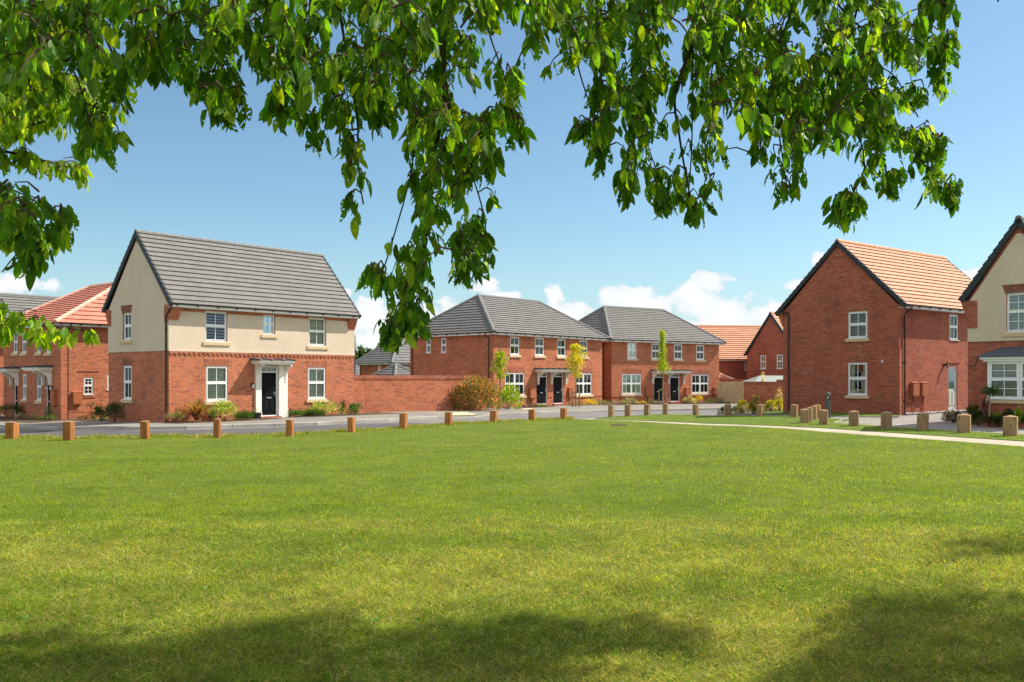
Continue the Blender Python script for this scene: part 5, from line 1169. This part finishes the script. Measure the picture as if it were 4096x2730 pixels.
def grow(root, branches, regions, twig_r=.0042, dens=1.0, per=(5, 8), col=(.05, .125, .012), L=.098, hole=1.0, alt=(.2, .3, .015), name='crown', gt=.37):
    """branches: world polylines with radii; clusters of leaves fill the regions, joined to the branches by twigs"""
    nodes = []; 
    for pts in branches:
        p = [Vector(q) for q in pts]
        for a, b in zip(p[:-1], p[1:]):
            k = max(1, int((b-a).length/.06)); nodes += [tuple(a.lerp(b, j/k)) for j in range(k)]
    nodes = np.array(nodes); cl = []
    for poly, d, sp, dn in regions:
        n = int(area(poly)*(d/4.2)**2/620*dens*dn); q = sample_poly(poly, n)
        dd = d+rng.normal(size=n)*sp
        cl += [vp(a, b, e) for (a, b), e in zip(q, dd)]
    cl = np.array(cl); q2 = np.stack([cl[:, 0]/cl[:, 1]*3.2, (cl[:, 2]-EYE)/cl[:, 1]*3.2], 1)
    gap = vnoise(q2[:, 0]*5+7, q2[:, 1]*4+3)*.65+vnoise(q2[:, 0]*12+1, q2[:, 1]*10+9)*.35; cl = cl[gap > np.where(q2[:, 0] < -.75, gt-.07, gt)]
    along = []
    for pts in branches:
        p = [Vector(q) for q in pts]; acc = 0.0
        for u_, v_ in zip(p[:-1], p[1:]):
            acc += (v_-u_).length
            if acc > .085: acc = 0; along.append(tuple(v_+Vector((random.gauss(0, .05), random.gauss(0, .05), random.gauss(-.05, .03)))))
    cl = np.concatenate([cl, np.array(along)]); tw = MB(); LP, LA = [], []
    dist = np.array([np.linalg.norm(nodes-c, axis=1).min() for c in cl]); order = np.argsort(dist); nd = list(nodes)
    N = np.array(nodes)
    for i in order:
        c = cl[i]; w = np.linalg.norm((N-c)*np.array([1, 1, .8]), axis=1)+np.where(N[:, 2] < c[2]-.02, .35, 0); j = w.argmin(); a = Vector(N[j]); b = Vector(c)
        if (b-a).length > .9: a = b+(a-b).normalized()*.35
        mid = a.lerp(b, .5)+Vector((random.gauss(0, .02), random.gauss(0, .02), .04+.1*(b-a).length)); tw.tube([a, a.lerp(mid, .6).lerp(mid.lerp(b, .3), .3), a.lerp(b, .5).lerp(mid, .6), mid.lerp(b, .55), b+Vector((0, 0, -.01))], [twig_r*1.2, twig_r, twig_r*.9, twig_r*.7, twig_r*.4], 4, cap=False)
        N = np.vstack([N, [tuple(mid)], [c]])
        k = random.randint(*per); tdir = (b-mid).normalized()
        for s in range(k):
            az = random.uniform(0, 6.28); sp = random.uniform(.15, .75)
            ax = Vector((math.cos(az)*sp, math.sin(az)*sp, -random.uniform(.55, 1.1)))+tdir*.35
            base = b.lerp(mid, random.uniform(0, .8))+Vector((random.gauss(0, .018), random.gauss(0, .018), random.gauss(0, .012)))
            LP.append(tuple(base+ax.normalized()*.015)); LA.append(tuple(ax))
    LP, LA = np.array(LP), np.array(LA); n = len(LP)
    tw.build('twigs', 'twig', root)
    Ls = L*(.38+.8*rng.random(n)**.8); leaves(name, LP, LA, Ls, Ls*(.33+.16*rng.random(n)), rc(col, n, .45, alt, .2), M['cherry'], root, True, hole, .16)
    return n
def B(d, *pts, d2=None):
    d2 = d if d2 is None else d2; n = len(pts)-1
    return [vp(x, y, d+(d2-d)*i/n) for i, (x, y) in enumerate(pts)]
bd = [
 (B(3.7, (190, -90), (200, 0), (261, 128), (274, 190), (295, 262)), .013), (B(3.7, (250, -90), (277, 5), (346, 46), (446, 90), (538, 97)), .013),
 (B(3.6, (90, -90), (113, 44), (133, 103), (179, 185), (210, 302)), .011), (B(3.7, (20, -90), (40, 60), (60, 150), (70, 210)), .011),
 (B(3.8, (420, -90), (430, 60), (470, 150), (500, 230)), .010), (B(4.0, (770, -90), (781, 26), (799, 138), (820, 260), (825, 400), (835, 470)), .012),
 (B(4.0, (720, -90), (712, 69), (694, 128), (661, 190), (700, 300)), .011), (B(3.9, (620, -90), (610, 40), (590, 120)), .009),
 (B(4.2, (1035, -110), (1030, 0), (1020, 103), (1020, 180), (1016, 277), (999, 345), (980, 447), (977, 573), (955, 660), (925, 740)), .022),
 (B(4.1, (1010, -60), (1012, 90), (1030, 220), (1062, 350), (1091, 421), (1115, 509), (1109, 545)), .010), (B(4.2, (1100, -90), (1120, 60), (1160, 180), (1180, 270)), .010),
 (B(4.2, (930, -90), (920, 60), (930, 200), (950, 360), (900, 560), (880, 620)), .010), (B(4.5, (1230, -90), (1220, 0), (1225, 60)), .008),
 (B(4.6, (1290, -90), (1293, 0), (1314, 66), (1330, 160), (1360, 260), (1368, 330)), .012), (B(4.7, (1373, -90), (1376, 87), (1380, 200), (1385, 300)), .010),
 (B(4.8, (1690, -110), (1662, 0), (1624, 42), (1554, 202), (1561, 313), (1585, 450)), .022), (B(4.8, (1600, -60), (1592, 209), (1589, 348), (1580, 470)), .010),
 (B(4.8, (1490, -90), (1481, 101), (1450, 167), (1477, 219), (1450, 350), (1440, 410)), .011), (B(4.8, (1640, 30), (1650, 200), (1620, 330), (1635, 420)), .009),
 (B(5.0, (1830, -90), (1827, 0), (1775, 157), (1789, 296), (1810, 440)), .013), (B(5.0, (1860, -90), (1869, 0), (1914, 129), (1946, 226), (1987, 383), (1930, 480)), .014),
 (B(5.0, (1900, -90), (1918, 0), (2008, 84), (2090, 90), (2160, 105)), .014), (B(5.0, (1960, 60), (2033, 261), (2088, 330), (2175, 445)), .011), (B(4.9, (1760, -90), (1768, 0), (1782, 132), (1745, 350)), .010),
 (B(5.0, (2000, 80), (2060, 180), (2110, 270)), .008), (B(4.8, (2130, -110), (2150, -30), (2165, 20)), .008), (B(3.7, (-90, 380), (-20, 420), (60, 450), (130, 500)), .010), (B(3.7, (-40, 440), (30, 500), (70, 560), (95, 600)), .008)]
regs = [
 ([(-40, -70), (300, -70), (300, 140), (275, 235), (262, 205), (245, 235), (232, 330), (205, 335), (185, 270), (150, 235), (90, 205), (40, 205), (-40, 180)], 3.7, .28, 1.25),
 ([(300, -70), (560, -70), (545, 60), (540, 150), (520, 235), (490, 250), (440, 195), (380, 165), (330, 160), (300, 110)], 3.75, .25, 1.15),
 ([(560, -70), (640, -70), (600, 150), (560, 120)], 3.9, .2, .8),
 ([(600, -70), (905, -70), (905, 100), (885, 240), (850, 240), (840, 300), (858, 440), (835, 490), (808, 470), (790, 400), (785, 310), (755, 270), (730, 270), (708, 325), (690, 310), (650, 220), (620, 190), (600, 120)], 4.0, .3, 1.15),
 ([(900, -70), (1240, -70), (1235, 40), (1220, 85), (1180, 60), (1150, 110), (1195, 180), (1195, 300), (1165, 240), (1150, 360), (1095, 330), (1080, 430), (1040, 470), (1000, 560), (985, 600), (975, 640), (960, 690), (915, 690), (900, 600), (885, 510), (920, 440), (945, 360), (935, 250), (900, 130)], 4.2, .28, 1.25),
 ([(1050, 480), (1125, 510), (1125, 580), (1080, 600), (1045, 560)], 4.15, .1, 1.0), ([(850, 610), (900, 600), (905, 640), (860, 640)], 4.2, .1, 1.3), ([(940, 680), (985, 690), (965, 745), (935, 765), (895, 770), (880, 750), (905, 725)], 4.2, .1, 1.2),
 ([(1240, -70), (1420, -70), (1412, 180), (1392, 330), (1362, 345), (1335, 250), (1308, 210), (1300, 110), (1260, 20), (1240, 20)], 4.6, .3, 1.05),
 ([(1400, -70), (1700, -70), (1655, 170), (1672, 260), (1640, 310), (1650, 425), (1620, 440), (1595, 480), (1510, 450), (1500, 400), (1445, 425), (1430, 400), (1440, 340), (1465, 320), (1432, 260), (1410, 180)], 4.8, .35, 1.2),
 ([(1700, -70), (2000, -70), (2060, 40), (2170, 80), (2172, 115), (2125, 125), (2105, 165), (2145, 180), (2110, 225), (2100, 280), (2150, 290), (2160, 340), (2140, 390), (2186, 440), (2165, 440), (2120, 380), (2070, 330), (2020, 330), (2055, 400), (1985, 400), (1955, 480), (1920, 480), (1908, 440), (1930, 370), (1880, 350), (1860, 410), (1805, 440), (1792, 390), (1740, 340), (1705, 270), (1690, 220)], 5.0, .35, 1.15),
 ([(2120, -60), (2210, -60), (2190, 20), (2150, 20)], 4.8, .1, 1.6), ([(-20, 400), (40, 410), (100, 455), (140, 495), (120, 510), (90, 500), (60, 520), (-20, 520)], 3.7, .12, 1.2), ([(40, 530), (75, 545), (100, 590), (70, 600)], 3.7, .08, 1.2)]
tips = [(215, 350, 3.6), (500, 262, 3.75), (540, 240, 3.75), (712, 345, 4), (640, 260, 4), (830, 505, 4), (870, 275, 4), (1190, 315, 4.2), (1130, 385, 4.2), (1085, 620, 4.1), (1065, 640, 4.1), (900, 775, 4.2), (945, 745, 4.2), (862, 640, 4.2), (1225, 95, 4.5),
 (1370, 355, 4.6), (1325, 290, 4.6), (1440, 440, 4.8), (1520, 480, 4.8), (1595, 495, 4.8), (1650, 440, 4.8), (1630, 470, 4.8), (1745, 380, 5), (1810, 460, 5), (1780, 430, 5), (1930, 500, 5), (1960, 490, 5), (1870, 430, 5), (2045, 430, 5), (2185, 455, 5), (2150, 350, 5), (2165, 200, 5), (2175, 125, 5), (2110, 250, 5), (250, 260, 3.7), (190, 250, 3.7), (455, 225, 3.7), (2160, 30, 4.8), (75, 600, 3.7), (135, 520, 3.7), (1270, 40, 4.6)]
for x_, y_, d_ in tips: regs.append(([(x_-16, y_-45), (x_+16, y_-45), (x_+9, y_+4), (x_-9, y_+4)], d_, .05, 2.6))
TR = (4.6, -2.6)
tree = empty('cherry_tree', (0, 0, 0), 0, 'large cherry tree overhead whose dark leafy branches hang across the top of the view', 'tree')
mb = MB(); tz = Z(*TR); mb.tube([(TR[0], TR[1], tz-.2), (TR[0], TR[1], tz+.3), (TR[0]-.05, TR[1]+.1, tz+1.4), (TR[0]-.15, TR[1]+.3, tz+2.6)], [.36, .27, .23, .2], 14); mb.build('trunk', 'bark', tree, smooth=True)
fork = Vector((TR[0]-.15, TR[1]+.3, tz+2.55)); hubs = [Vector((-2.0, 2.6, 4.5)), Vector((-.4, 3.2, 4.9)), Vector((1.2, 3.7, 5.0)), Vector((2.3, 3.8, 5.1)), Vector((3.2, 4.8, 6.6)), Vector((5.6, 4.6, 6.4)), Vector((-2.5, 0, 5.5))]
for hbp in hubs:
    m_ = fork.lerp(hbp, .5)+Vector((0, 0, .75)); mb = MB(); mb.tube([fork, fork.lerp(m_, .5)+Vector((.05, 0, .15)), m_, m_.lerp(hbp, .6)+Vector((0, .1, .12)), hbp], [.13, .10, .075, .05, .035], 8); mb.build('limb', 'bark', tree, smooth=True)
brs = []
for pts, r in bd:
    p0 = Vector(pts[0]); hb = min(hubs, key=lambda q: (q-p0).length); mb = MB()
    full = [hb, hb.lerp(p0, .55)+Vector((0, 0, .25))]+[Vector(q) for q in pts]; n = len(full)
    # soften the kinks
    sm = []
    for i in range(n-1):
        for j in range(4):
            t = j/4; a = full[max(i-1, 0)]; b = full[i]; c = full[i+1]; d_ = full[min(i+2, n-1)]
            sm.append(.5*((2*b)+(c-a)*t+(2*a-5*b+4*c-d_)*t*t+(3*b-a-3*c+d_)*t**3))
    sm.append(full[-1]); k = len(sm); mb.tube(sm, [max(.0035, r*.8*(1-.8*i/k)) for i in range(k)], 6); mb.build('branch', 'bark', tree, smooth=True); brs.append([tuple(q) for q in sm[6:]])
nl = grow(tree, brs, regs, dens=1.2, L=.095, col=(.062, .152, .010))
# the crown above and behind the frame, which shades the foreground
LP = []
def shade(poly, n, image=True):
    q = sample_poly(poly, n)
    if image: dd = EYE*F/(q[:, 1]*VS-HY); gx = (q[:, 0]*VS-CX)/F*dd; gy = dd
    else: gx, gy = q[:, 0], q[:, 1]
    m = 26 if n > 3000 else 12; r = .15+1.5*rng.random(n)**1.5; h = SUN/SUN.z
    z = (2.02+.42*gy+r)/(1-.42*h.y); z = np.maximum(z, 4.9+r)
    return np.stack([gx+h.x*z, gy+h.y*z, z], 1)
S1 = [(-60, 1500), (100, 1475), (330, 1500), (520, 1465), (600, 1435), (720, 1430), (800, 1475), (940, 1465), (1130, 1430), (1220, 1435), (1300, 1465), (1450, 1445), (1560, 1495), (1500, 1530), (1330, 1515), (1200, 1560), (1300, 1640), (-60, 1640)]
S2 = [(1930, 1410), (2060, 1390), (2120, 1400), (2230, 1400), (2280, 1440), (2353, 1400), (2460, 1400), (2460, 1640), (1700, 1640), (1850, 1570), (1920, 1500)]
S3 = [(2140, 1240), (2230, 1245), (2353, 1225), (2460, 1230), (2460, 1290), (2230, 1295), (2140, 1310)]
S4 = [(-6, -3.5), (7.5, -4.5), (8, 5.0), (-5, 4.2)]
allp = np.concatenate([shade(S1, 9500), shade(S2, 5600), shade(S3, 1500), shade(S4, 8000, False)]); m_ = len(allp)//11; ctr = allp[rng.permutation(len(allp))[:m_]]; allp = np.repeat(ctr, 13, 0)+rng.normal(size=(m_*13, 3))*np.array([[.12, .12, .10]])
cc = allp[rng.integers(0, len(allp), 900)]
w_ = np.sin(allp[:, 0]*2.3+np.sin(allp[:, 1]*1.9)*1.4)*np.sin(allp[:, 1]*2.9+allp[:, 0]*.8); f_ = fbm(allp[:, 0]*1.5+5, allp[:, 1]*1.5+allp[:, 2]*.6, 3); allp = allp[f_ > .385]; n = len(allp)
leaves('crown', allp, np.stack([rng.normal(size=n)*.6, rng.normal(size=n)*.6, -np.ones(n)], 1), .14*(.7+.5*rng.random(n)), .075, rc((.05, .12, .012), n, .4), M['cherry'], tree, False, .5)
mb = MB()
for c in cc[:260]:
    c = Vector(c); hb = min(hubs, key=lambda q: (q-c).length); a = c.lerp(hb, min(1, .9/max((hb-c).length, .1)))
    mb.tube([c, c.lerp(a, .5)+Vector((0, 0, .06)), a], [.003, .004, .005], 4, cap=False)
for j in range(36):
    c = Vector(cc[500+j]); hb = min(hubs, key=lambda q: (q-c).length); mb.tube([hb, hb.lerp(c, .5)+Vector((0, 0, .3)), c], [.014, .010, .005], 5, cap=False)
mb.build('twigs', 'twig', tree)
# the lighter cherry further off at the left
t2 = empty('cherry_tree', (-7.6, 6.2, Z(-7.6, 6.2)), 0, 'sunlit bright green cherry tree reaching in from the left edge', 'tree')
off = np.array([-7.6, 6.2, Z(-7.6, 6.2)])
mb = MB(); mb.tube([(0, 0, -.2), (0, 0, .4), (.05, 0, 1.5), (.1, .05, 2.6), (.2, .1, 4.2)], [.25, .19, .16, .13, .08], 10); mb.build('trunk', 'bark', t2, smooth=True)
hub2 = Vector(off)+Vector((.15, .08, 3.4)); hub3 = Vector(off)+Vector((.05, .03, 1.75)); b2 = []
for hb, pts, r in ((hub2, B(7.2, (-90, 180), (20, 240), (150, 225), (260, 230)), .022), (hub2, B(6.9, (-90, 250), (0, 292), (80, 285), (140, 270)), .018), (hub2, B(7.0, (-90, 330), (30, 352), (110, 372), (195, 395)), .016),
                (hub3, B(7.2, (-90, 470), (0, 510), (80, 530), (150, 555)), .016), (hub3, B(6.8, (-90, 720), (-10, 742), (80, 748), (150, 752), (205, 762)), .014), (hub3, B(6.9, (-90, 700), (-20, 715), (15, 708)), .01)):
    full = [hb]+[Vector(q) for q in pts]; mb = MB(); mb.tube([Vector(q)-Vector(off) for q in full], [max(.004, r*(1-.8*i/len(full))) for i in range(len(full))], 6); mb.build('branch', 'bark', t2); b2.append([tuple(q) for q in full[1:]])
r2 = [([(-80, 150), (120, 160), (240, 195), (275, 225), (240, 245), (150, 260), (110, 280), (40, 310), (-80, 330)], 7.1, .35, 1.6), ([(-80, 330), (60, 345), (120, 365), (190, 378), (196, 396), (130, 390), (60, 380), (-80, 372)], 7.0, .15, .95),
      ([(-80, 470), (60, 505), (120, 530), (150, 548), (130, 556), (60, 560), (-80, 555)], 7.2, .2, 1.6), ([(-80, 718), (30, 725), (60, 738), (150, 738), (205, 752), (198, 770), (100, 775), (-80, 778)], 6.8, .2, 1.0), ([(-60, 690), (15, 700), (10, 725), (-60, 730)], 6.9, .1, .8)]
# children use world coordinates minus the tree's own place
holder = empty('tmp', (0, 0, 0)); before = set(bpy.data.objects)
grow(t2, b2, r2, dens=1.1, col=(.12, .22, .014), alt=(.26, .34, .02), L=.11, hole=.8, per=(6, 10), gt=.2)
for o in set(bpy.data.objects)-before: o.location = -off
bpy.data.objects.remove(holder)
# its own crown beyond the left edge
n = 5200; q = nrm(rng.normal(size=(n, 3)))*(rng.random((n, 1))**.4)*np.array([[1.9, 2.0, 1.9]])+np.array([[-1.6, -.4, 4.6]]); w_ = np.sin(q[:, 0]*3.1)*np.sin(q[:, 1]*2.7)*np.sin(q[:, 2]*3.3); q = q[w_ > -.35]; n = len(q)
leaves('crown', q, np.stack([rng.normal(size=n)*.7, rng.normal(size=n)*.7, -np.ones(n)], 1), .12, .06, rc((.10, .20, .014), n, .4), M['cherry'], t2, False, .3)

# ------------------------------------------------------------------ grass
def patchy(x, y): return np.clip(1.9*(fbm(x*.45+3, y*.8+9, 6)-.5)+.5+.06*rng.normal(size=len(x)), 0, 1)
def patchy_old(x, y): return np.clip(.5+.22*np.sin(x*1.1+np.sin(y*.7)*2)+.2*np.sin(y*1.7+x*.35+1.3*np.sin(x*.9))+.14*np.sin(x*3.7+y*2.9)+.1*np.sin(x*7.1-y*6.3)+.1*rng.normal(size=len(x)), 0, 1)
n = 1000000; u = rng.random(n); d = (4.2**-.55+(58**-.55-4.2**-.55)*u)**(-1/.55)
x = (rng.random(n)*2-1)*(.6*d+.4); y = d; ns = 240000; ds = 3+27*rng.random(ns); sg = np.where(rng.random(ns) < .5, -1, 1); x = np.concatenate([x, sg*(.6*ds+.4+rng.random(ns)*7)]); y = np.concatenate([y, ds]); d = np.concatenate([d, ds+8]); n += ns
ex = np.array([p[0] for p in edge+pathn]); ey_ = np.array([p[1] for p in edge+pathn]); lim = np.interp(x, ex, ey_); lf = np.interp(x, np.array([p[0] for p in pathf[1:]]), np.array([p[1] for p in pathf[1:]])); vgt = gp([(2441, 1669), (2645, 1659), (2793, 1661.5), (2924, 1666), (3162, 1670.5), (3250, 1668.5), (3380, 1681), (3336, 1693), (3523, 1707.5), (3699, 1719.5), (3843, 1727), (4096, 1741)])
vx = np.array([p[0] for p in vgt if 1]); vy = np.array([p[1] for p in vgt]); o_ = np.argsort(vx); vtop = np.interp(x, vx[o_], vy[o_]); k = (y < lim-.05) | ((x > pathf[1][0]+.3) & (y > lf+.1) & (y < vtop-.3)); x, y, d = x[k], y[k], d[k]; n = len(x)
pt = patchy(x, y); near = np.clip((12.5-d+1.8*(pt-.5))/2.5, 0, 1)      # raked clippings lie in the nearer part
straw = rng.random(n) < .06+near*(.10+.40*pt); lie = (rng.random(n) < .10+near*.42) | (straw & (rng.random(n) < .6))
g = np.where(straw[:, None], np.array([[.37, .33, .12]]), np.where((pt < .42)[:, None], np.array([[.135, .215, .011]]), np.array([[.185, .262, .014]])))
cl2 = fbm(x*4.5, y*4.5+5, 3); g = g*(.45+.95*rng.random((n, 1)))*(.62+.76*cl2)[:, None]*(1+.1*rng.normal(size=(n, 3)))
sc_ = 1+np.clip(d-5, 0, 40)*.05; h_ = np.where(lie, .062, .034)*(.5+.9*rng.random(n))*np.where(lie, 1, np.minimum(sc_, 1.25))*np.where(near > .5, 1.1, .9)*(.45+1.1*fbm(x*3.1+9, y*3.1, 3)); wd = np.where(lie, .0022, .0028)*sc_*(.7+.6*rng.random(n))
az = rng.random(n)*2*np.pi; tilt = np.where(lie, 1.3+.2*rng.normal(size=n), .7*np.abs(rng.normal(size=n)))
ax = np.stack([np.cos(az)*np.sin(tilt), np.sin(az)*np.sin(tilt), np.abs(np.cos(tilt))], 1); a2 = rng.random(n)*2*np.pi; sd = np.stack([np.cos(a2), np.sin(a2), np.zeros(n)], 1)
z = zt(x, y)+.03+np.where(lie, .008+.03*rng.random(n), -.005); b0 = np.stack([x, y, z], 1)
V = [b0-sd*wd[:, None], b0+sd*wd[:, None], b0+ax*h_[:, None]]; cols = [g]*3
# longer unmown fringe along the road edge and round the bollard feet
m = 16000; t_ = rng.random(m); i = rng.integers(1, len(edge)-1, m); pa = np.array([edge[j] for j in i]); pb = np.array([edge[j+1] if j+1 < len(edge) else pathn[0] for j in i]); q = pa+(pb-pa)*t_[:, None]; q[:, 1] -= np.abs(rng.normal(size=m))*.28-.05
cl_ = .6+.4*np.sin(q[:, 0]*2.1)*np.sin(q[:, 0]*5.3+1); hh = (.05+.13*rng.random(m)**2.2)*(.6+.7*cl_); b1 = np.stack([q[:, 0], q[:, 1], zt(q[:, 0], q[:, 1])+.02], 1)
a3 = np.stack([rng.normal(size=m)*.3, rng.normal(size=m)*.3, np.ones(m)], 1)*hh[:, None]; s3 = np.stack([np.ones(m), rng.normal(size=m)*.3, np.zeros(m)], 1)*.008; gc = np.where(rng.random((m, 1)) < .45, np.array([[.36, .33, .12]]), np.array([[.11, .19, .02]]))*(.6+.7*rng.random((m, 1)))
Vs = np.concatenate([np.stack(V, 1).reshape(-1, 3), np.stack([b1-s3, b1+s3, b1+a3], 1).reshape(-1, 3)]); cs = np.concatenate([np.repeat(g, 3, 0), np.repeat(gc, 3, 0)])
go = np_mesh('grass', Vs, [np.arange(len(Vs)).reshape(-1, 3)], M['blade'], np.clip(cs, .003, .9)); tag(go, 'short mown grass with raked straw clippings across the green', 'grass', kind='stuff')
# broad leaved weeds in the near lawn
wp = []
for j in range(34):
    d_ = random.uniform(4.8, 9); x_ = random.uniform(-.58, .58)*d_; r_ = random.uniform(.025, .06)
    for s in range(random.randint(4, 9)): a_ = random.uniform(0, 6.28); wp.append((x_, d_, a_, r_))
wp = np.array(wp); b_ = np.stack([wp[:, 0], wp[:, 1], zt(wp[:, 0], wp[:, 1])+.045], 1); ax_ = np.stack([np.cos(wp[:, 2]), np.sin(wp[:, 2]), .45+.2*rng.random(len(wp))], 1)
wo = leaves('weeds', b_, ax_, wp[:, 3], wp[:, 3]*.5, rc((.08, .19, .02), len(wp), .3), M['leaf'], None, True, 0, .25); tag(wo, 'scattered broad leaved weeds in the near lawn', 'weeds', kind='stuff')
# ------------------------------------------------------------------ camera, sun, sky
cam = bpy.data.cameras.new('camera'); co = bpy.data.objects.new('camera', cam); C.objects.link(co)
co.location = (0, 0, EYE); co.rotation_euler = (math.radians(90), 0, 0)
cam.sensor_width = 36; cam.lens = F/4096*36; cam.shift_y = (HY-1365)/4096; cam.clip_end = 3000; cam.clip_start = .05
bpy.context.scene.camera = co
sl = bpy.data.lights.new('sun', 'SUN'); sl.energy = 5.0; sl.angle = math.radians(.5); sl.color = (1, .93, .82)
so = bpy.data.objects.new('sun', sl); C.objects.link(so); so.rotation_euler = SUN.to_track_quat('Z', 'Y').to_euler(); so.location = (20, 10, 30)
w = bpy.data.worlds.new('World'); bpy.context.scene.world = w; w.use_nodes = True; nt = w.node_tree; nt.nodes.clear(); T = NT(nt)
out = T.n('ShaderNodeOutputWorld'); bg = T.n('ShaderNodeBackground'); sky = T.n('ShaderNodeTexSky'); sky.sky_type = 'NISHITA'; sky.sun_disc = False
sky.sun_elevation = math.asin(SUN.z); sky.sun_rotation = math.atan2(SUN.x, SUN.y); sky.air_density = 1.0; sky.dust_density = .6; sky.ozone_density = 2.2
SKYS = .10
tc = T.n('ShaderNodeTexCoord').outputs['Generated']; sep = T.n('ShaderNodeSeparateXYZ'); T.l(tc, sep.inputs[0])
yy = T.math('MAXIMUM', sep.outputs[1], .05); az = T.math('DIVIDE', sep.outputs[0], yy); el = T.math('DIVIDE', sep.outputs[2], yy)
def blob(x, y, rx, ry):
    a = (x*VS-CX)/F; e = (HY-y*VS)/F; k = VS/F
    dx = T.math('MULTIPLY', T.math('SUBTRACT', az, a), 1/(rx*k)); dy = T.math('MULTIPLY', T.math('SUBTRACT', el, e), 1/(ry*k))
    return T.math('SUBTRACT', 1, T.math('SQRT', T.math('ADD', T.math('MULTIPLY', dx, dx), T.math('MULTIPLY', dy, dy))))
bl = [(50,655,95,30),(-10,662,60,20),(1120,655,46,22),(1165,682,60,18),(868,738,85,50),(845,712,60,34),(905,760,120,50),(995,720,62,44),(1275,693,40,44),(1315,722,90,44),(1412,680,50,46),(1455,715,130,60),
 (1640,655,60,34),(1605,695,90,60),(1690,735,160,60),(1500,770,480,60),(1885,602,30,20),(1838,655,36,17),(2236,634,48,22),(798,674,22,17),(170,677,18,10),(1760,722,110,40),(2060,700,200,30),(-300,650,200,40),(2600,640,260,50)]
acc = None
for b in bl:
    v = blob(*b); acc = v if acc is None else T.math('MAXIMUM', acc, v)
cb = T.n('ShaderNodeCombineXYZ'); T.l(az, cb.inputs[0]); T.l(T.math('MULTIPLY', el, 1.25), cb.inputs[1]); cb.inputs[2].default_value = 3.1
n1 = T.noise(cb.outputs[0], 32, 9, .58, .15); n2 = T.noise(cb.outputs[0], 16, 5, .55)
dens = T.math('ADD', acc, T.math('MULTIPLY', T.math('SUBTRACT', n1, .5), 2.6))
mask = T.math('MULTIPLY', T.math('SUBTRACT', dens, .16), 4.2, clamp=True)
mask = T.math('MULTIPLY', mask, T.math('GREATER_THAN', sep.outputs[1], .05))
low = T.math('SUBTRACT', 1, T.math('MULTIPLY', T.math('ABSOLUTE', T.math('SUBTRACT', el, .10)), 6), clamp=True)
sh_ = T.ramp(T.math('ADD', T.math('MULTIPLY', dens, .5), T.math('MULTIPLY', n2, .45)), (.2, (.50, .55, .60)), (.62, (.68, .685, .69)))
hz = T.math('MULTIPLY', T.math('SUBTRACT', .17, el), 5.2, clamp=True)      # paler air towards the horizon
base = T.mix(1.0, sky.outputs[0], (SKYS, SKYS, SKYS), 'MULTIPLY')
base = T.mix(1.0, base, (.84, .99, .97), 'MULTIPLY')
base = T.mix(T.math('MULTIPLY', hz, .6), base, (.36, .50, .56))
colr = T.mix(T.math('MULTIPLY', mask, .92), base, sh_)
# unseen bright cumulus added overhead and behind the camera to fill the shade
n3 = T.noise(tc, 3.2, 6, .6, .3)
back = T.math('MULTIPLY', T.math('SUBTRACT', n3, .45), 6, clamp=True)
back = T.math('MULTIPLY', back, T.math('MAXIMUM', T.math('MULTIPLY', T.math('SUBTRACT', .0, sep.outputs[1]), 4, clamp=True), T.math('MULTIPLY', T.math('SUBTRACT', sep.outputs[2], .5), 6, clamp=True), clamp=True))
back = T.math('MULTIPLY', back, T.math('MULTIPLY', sep.outputs[2], 12, clamp=True))
colr = T.mix(back, colr, (1.45, 1.37, 1.28))
T.l(colr, bg.inputs[0]); bg.inputs[1].default_value = 1.0; T.l(bg.outputs[0], out.inputs[0])
sc = bpy.context.scene; sc.view_settings.view_transform = 'Standard'; sc.view_settings.look = 'None'; sc.view_settings.exposure = .60; sc.view_settings.gamma = 1
sc.render.engine = 'CYCLES'; sc.cycles.max_bounces = 8; sc.cycles.transparent_max_bounces = 24; sc.cycles.diffuse_bounces = 3; sc.cycles.glossy_bounces = 3; sc.cycles.transmission_bounces = 4
sc.cycles.use_denoising = True; sc.cycles.sample_clamp_indirect = 6
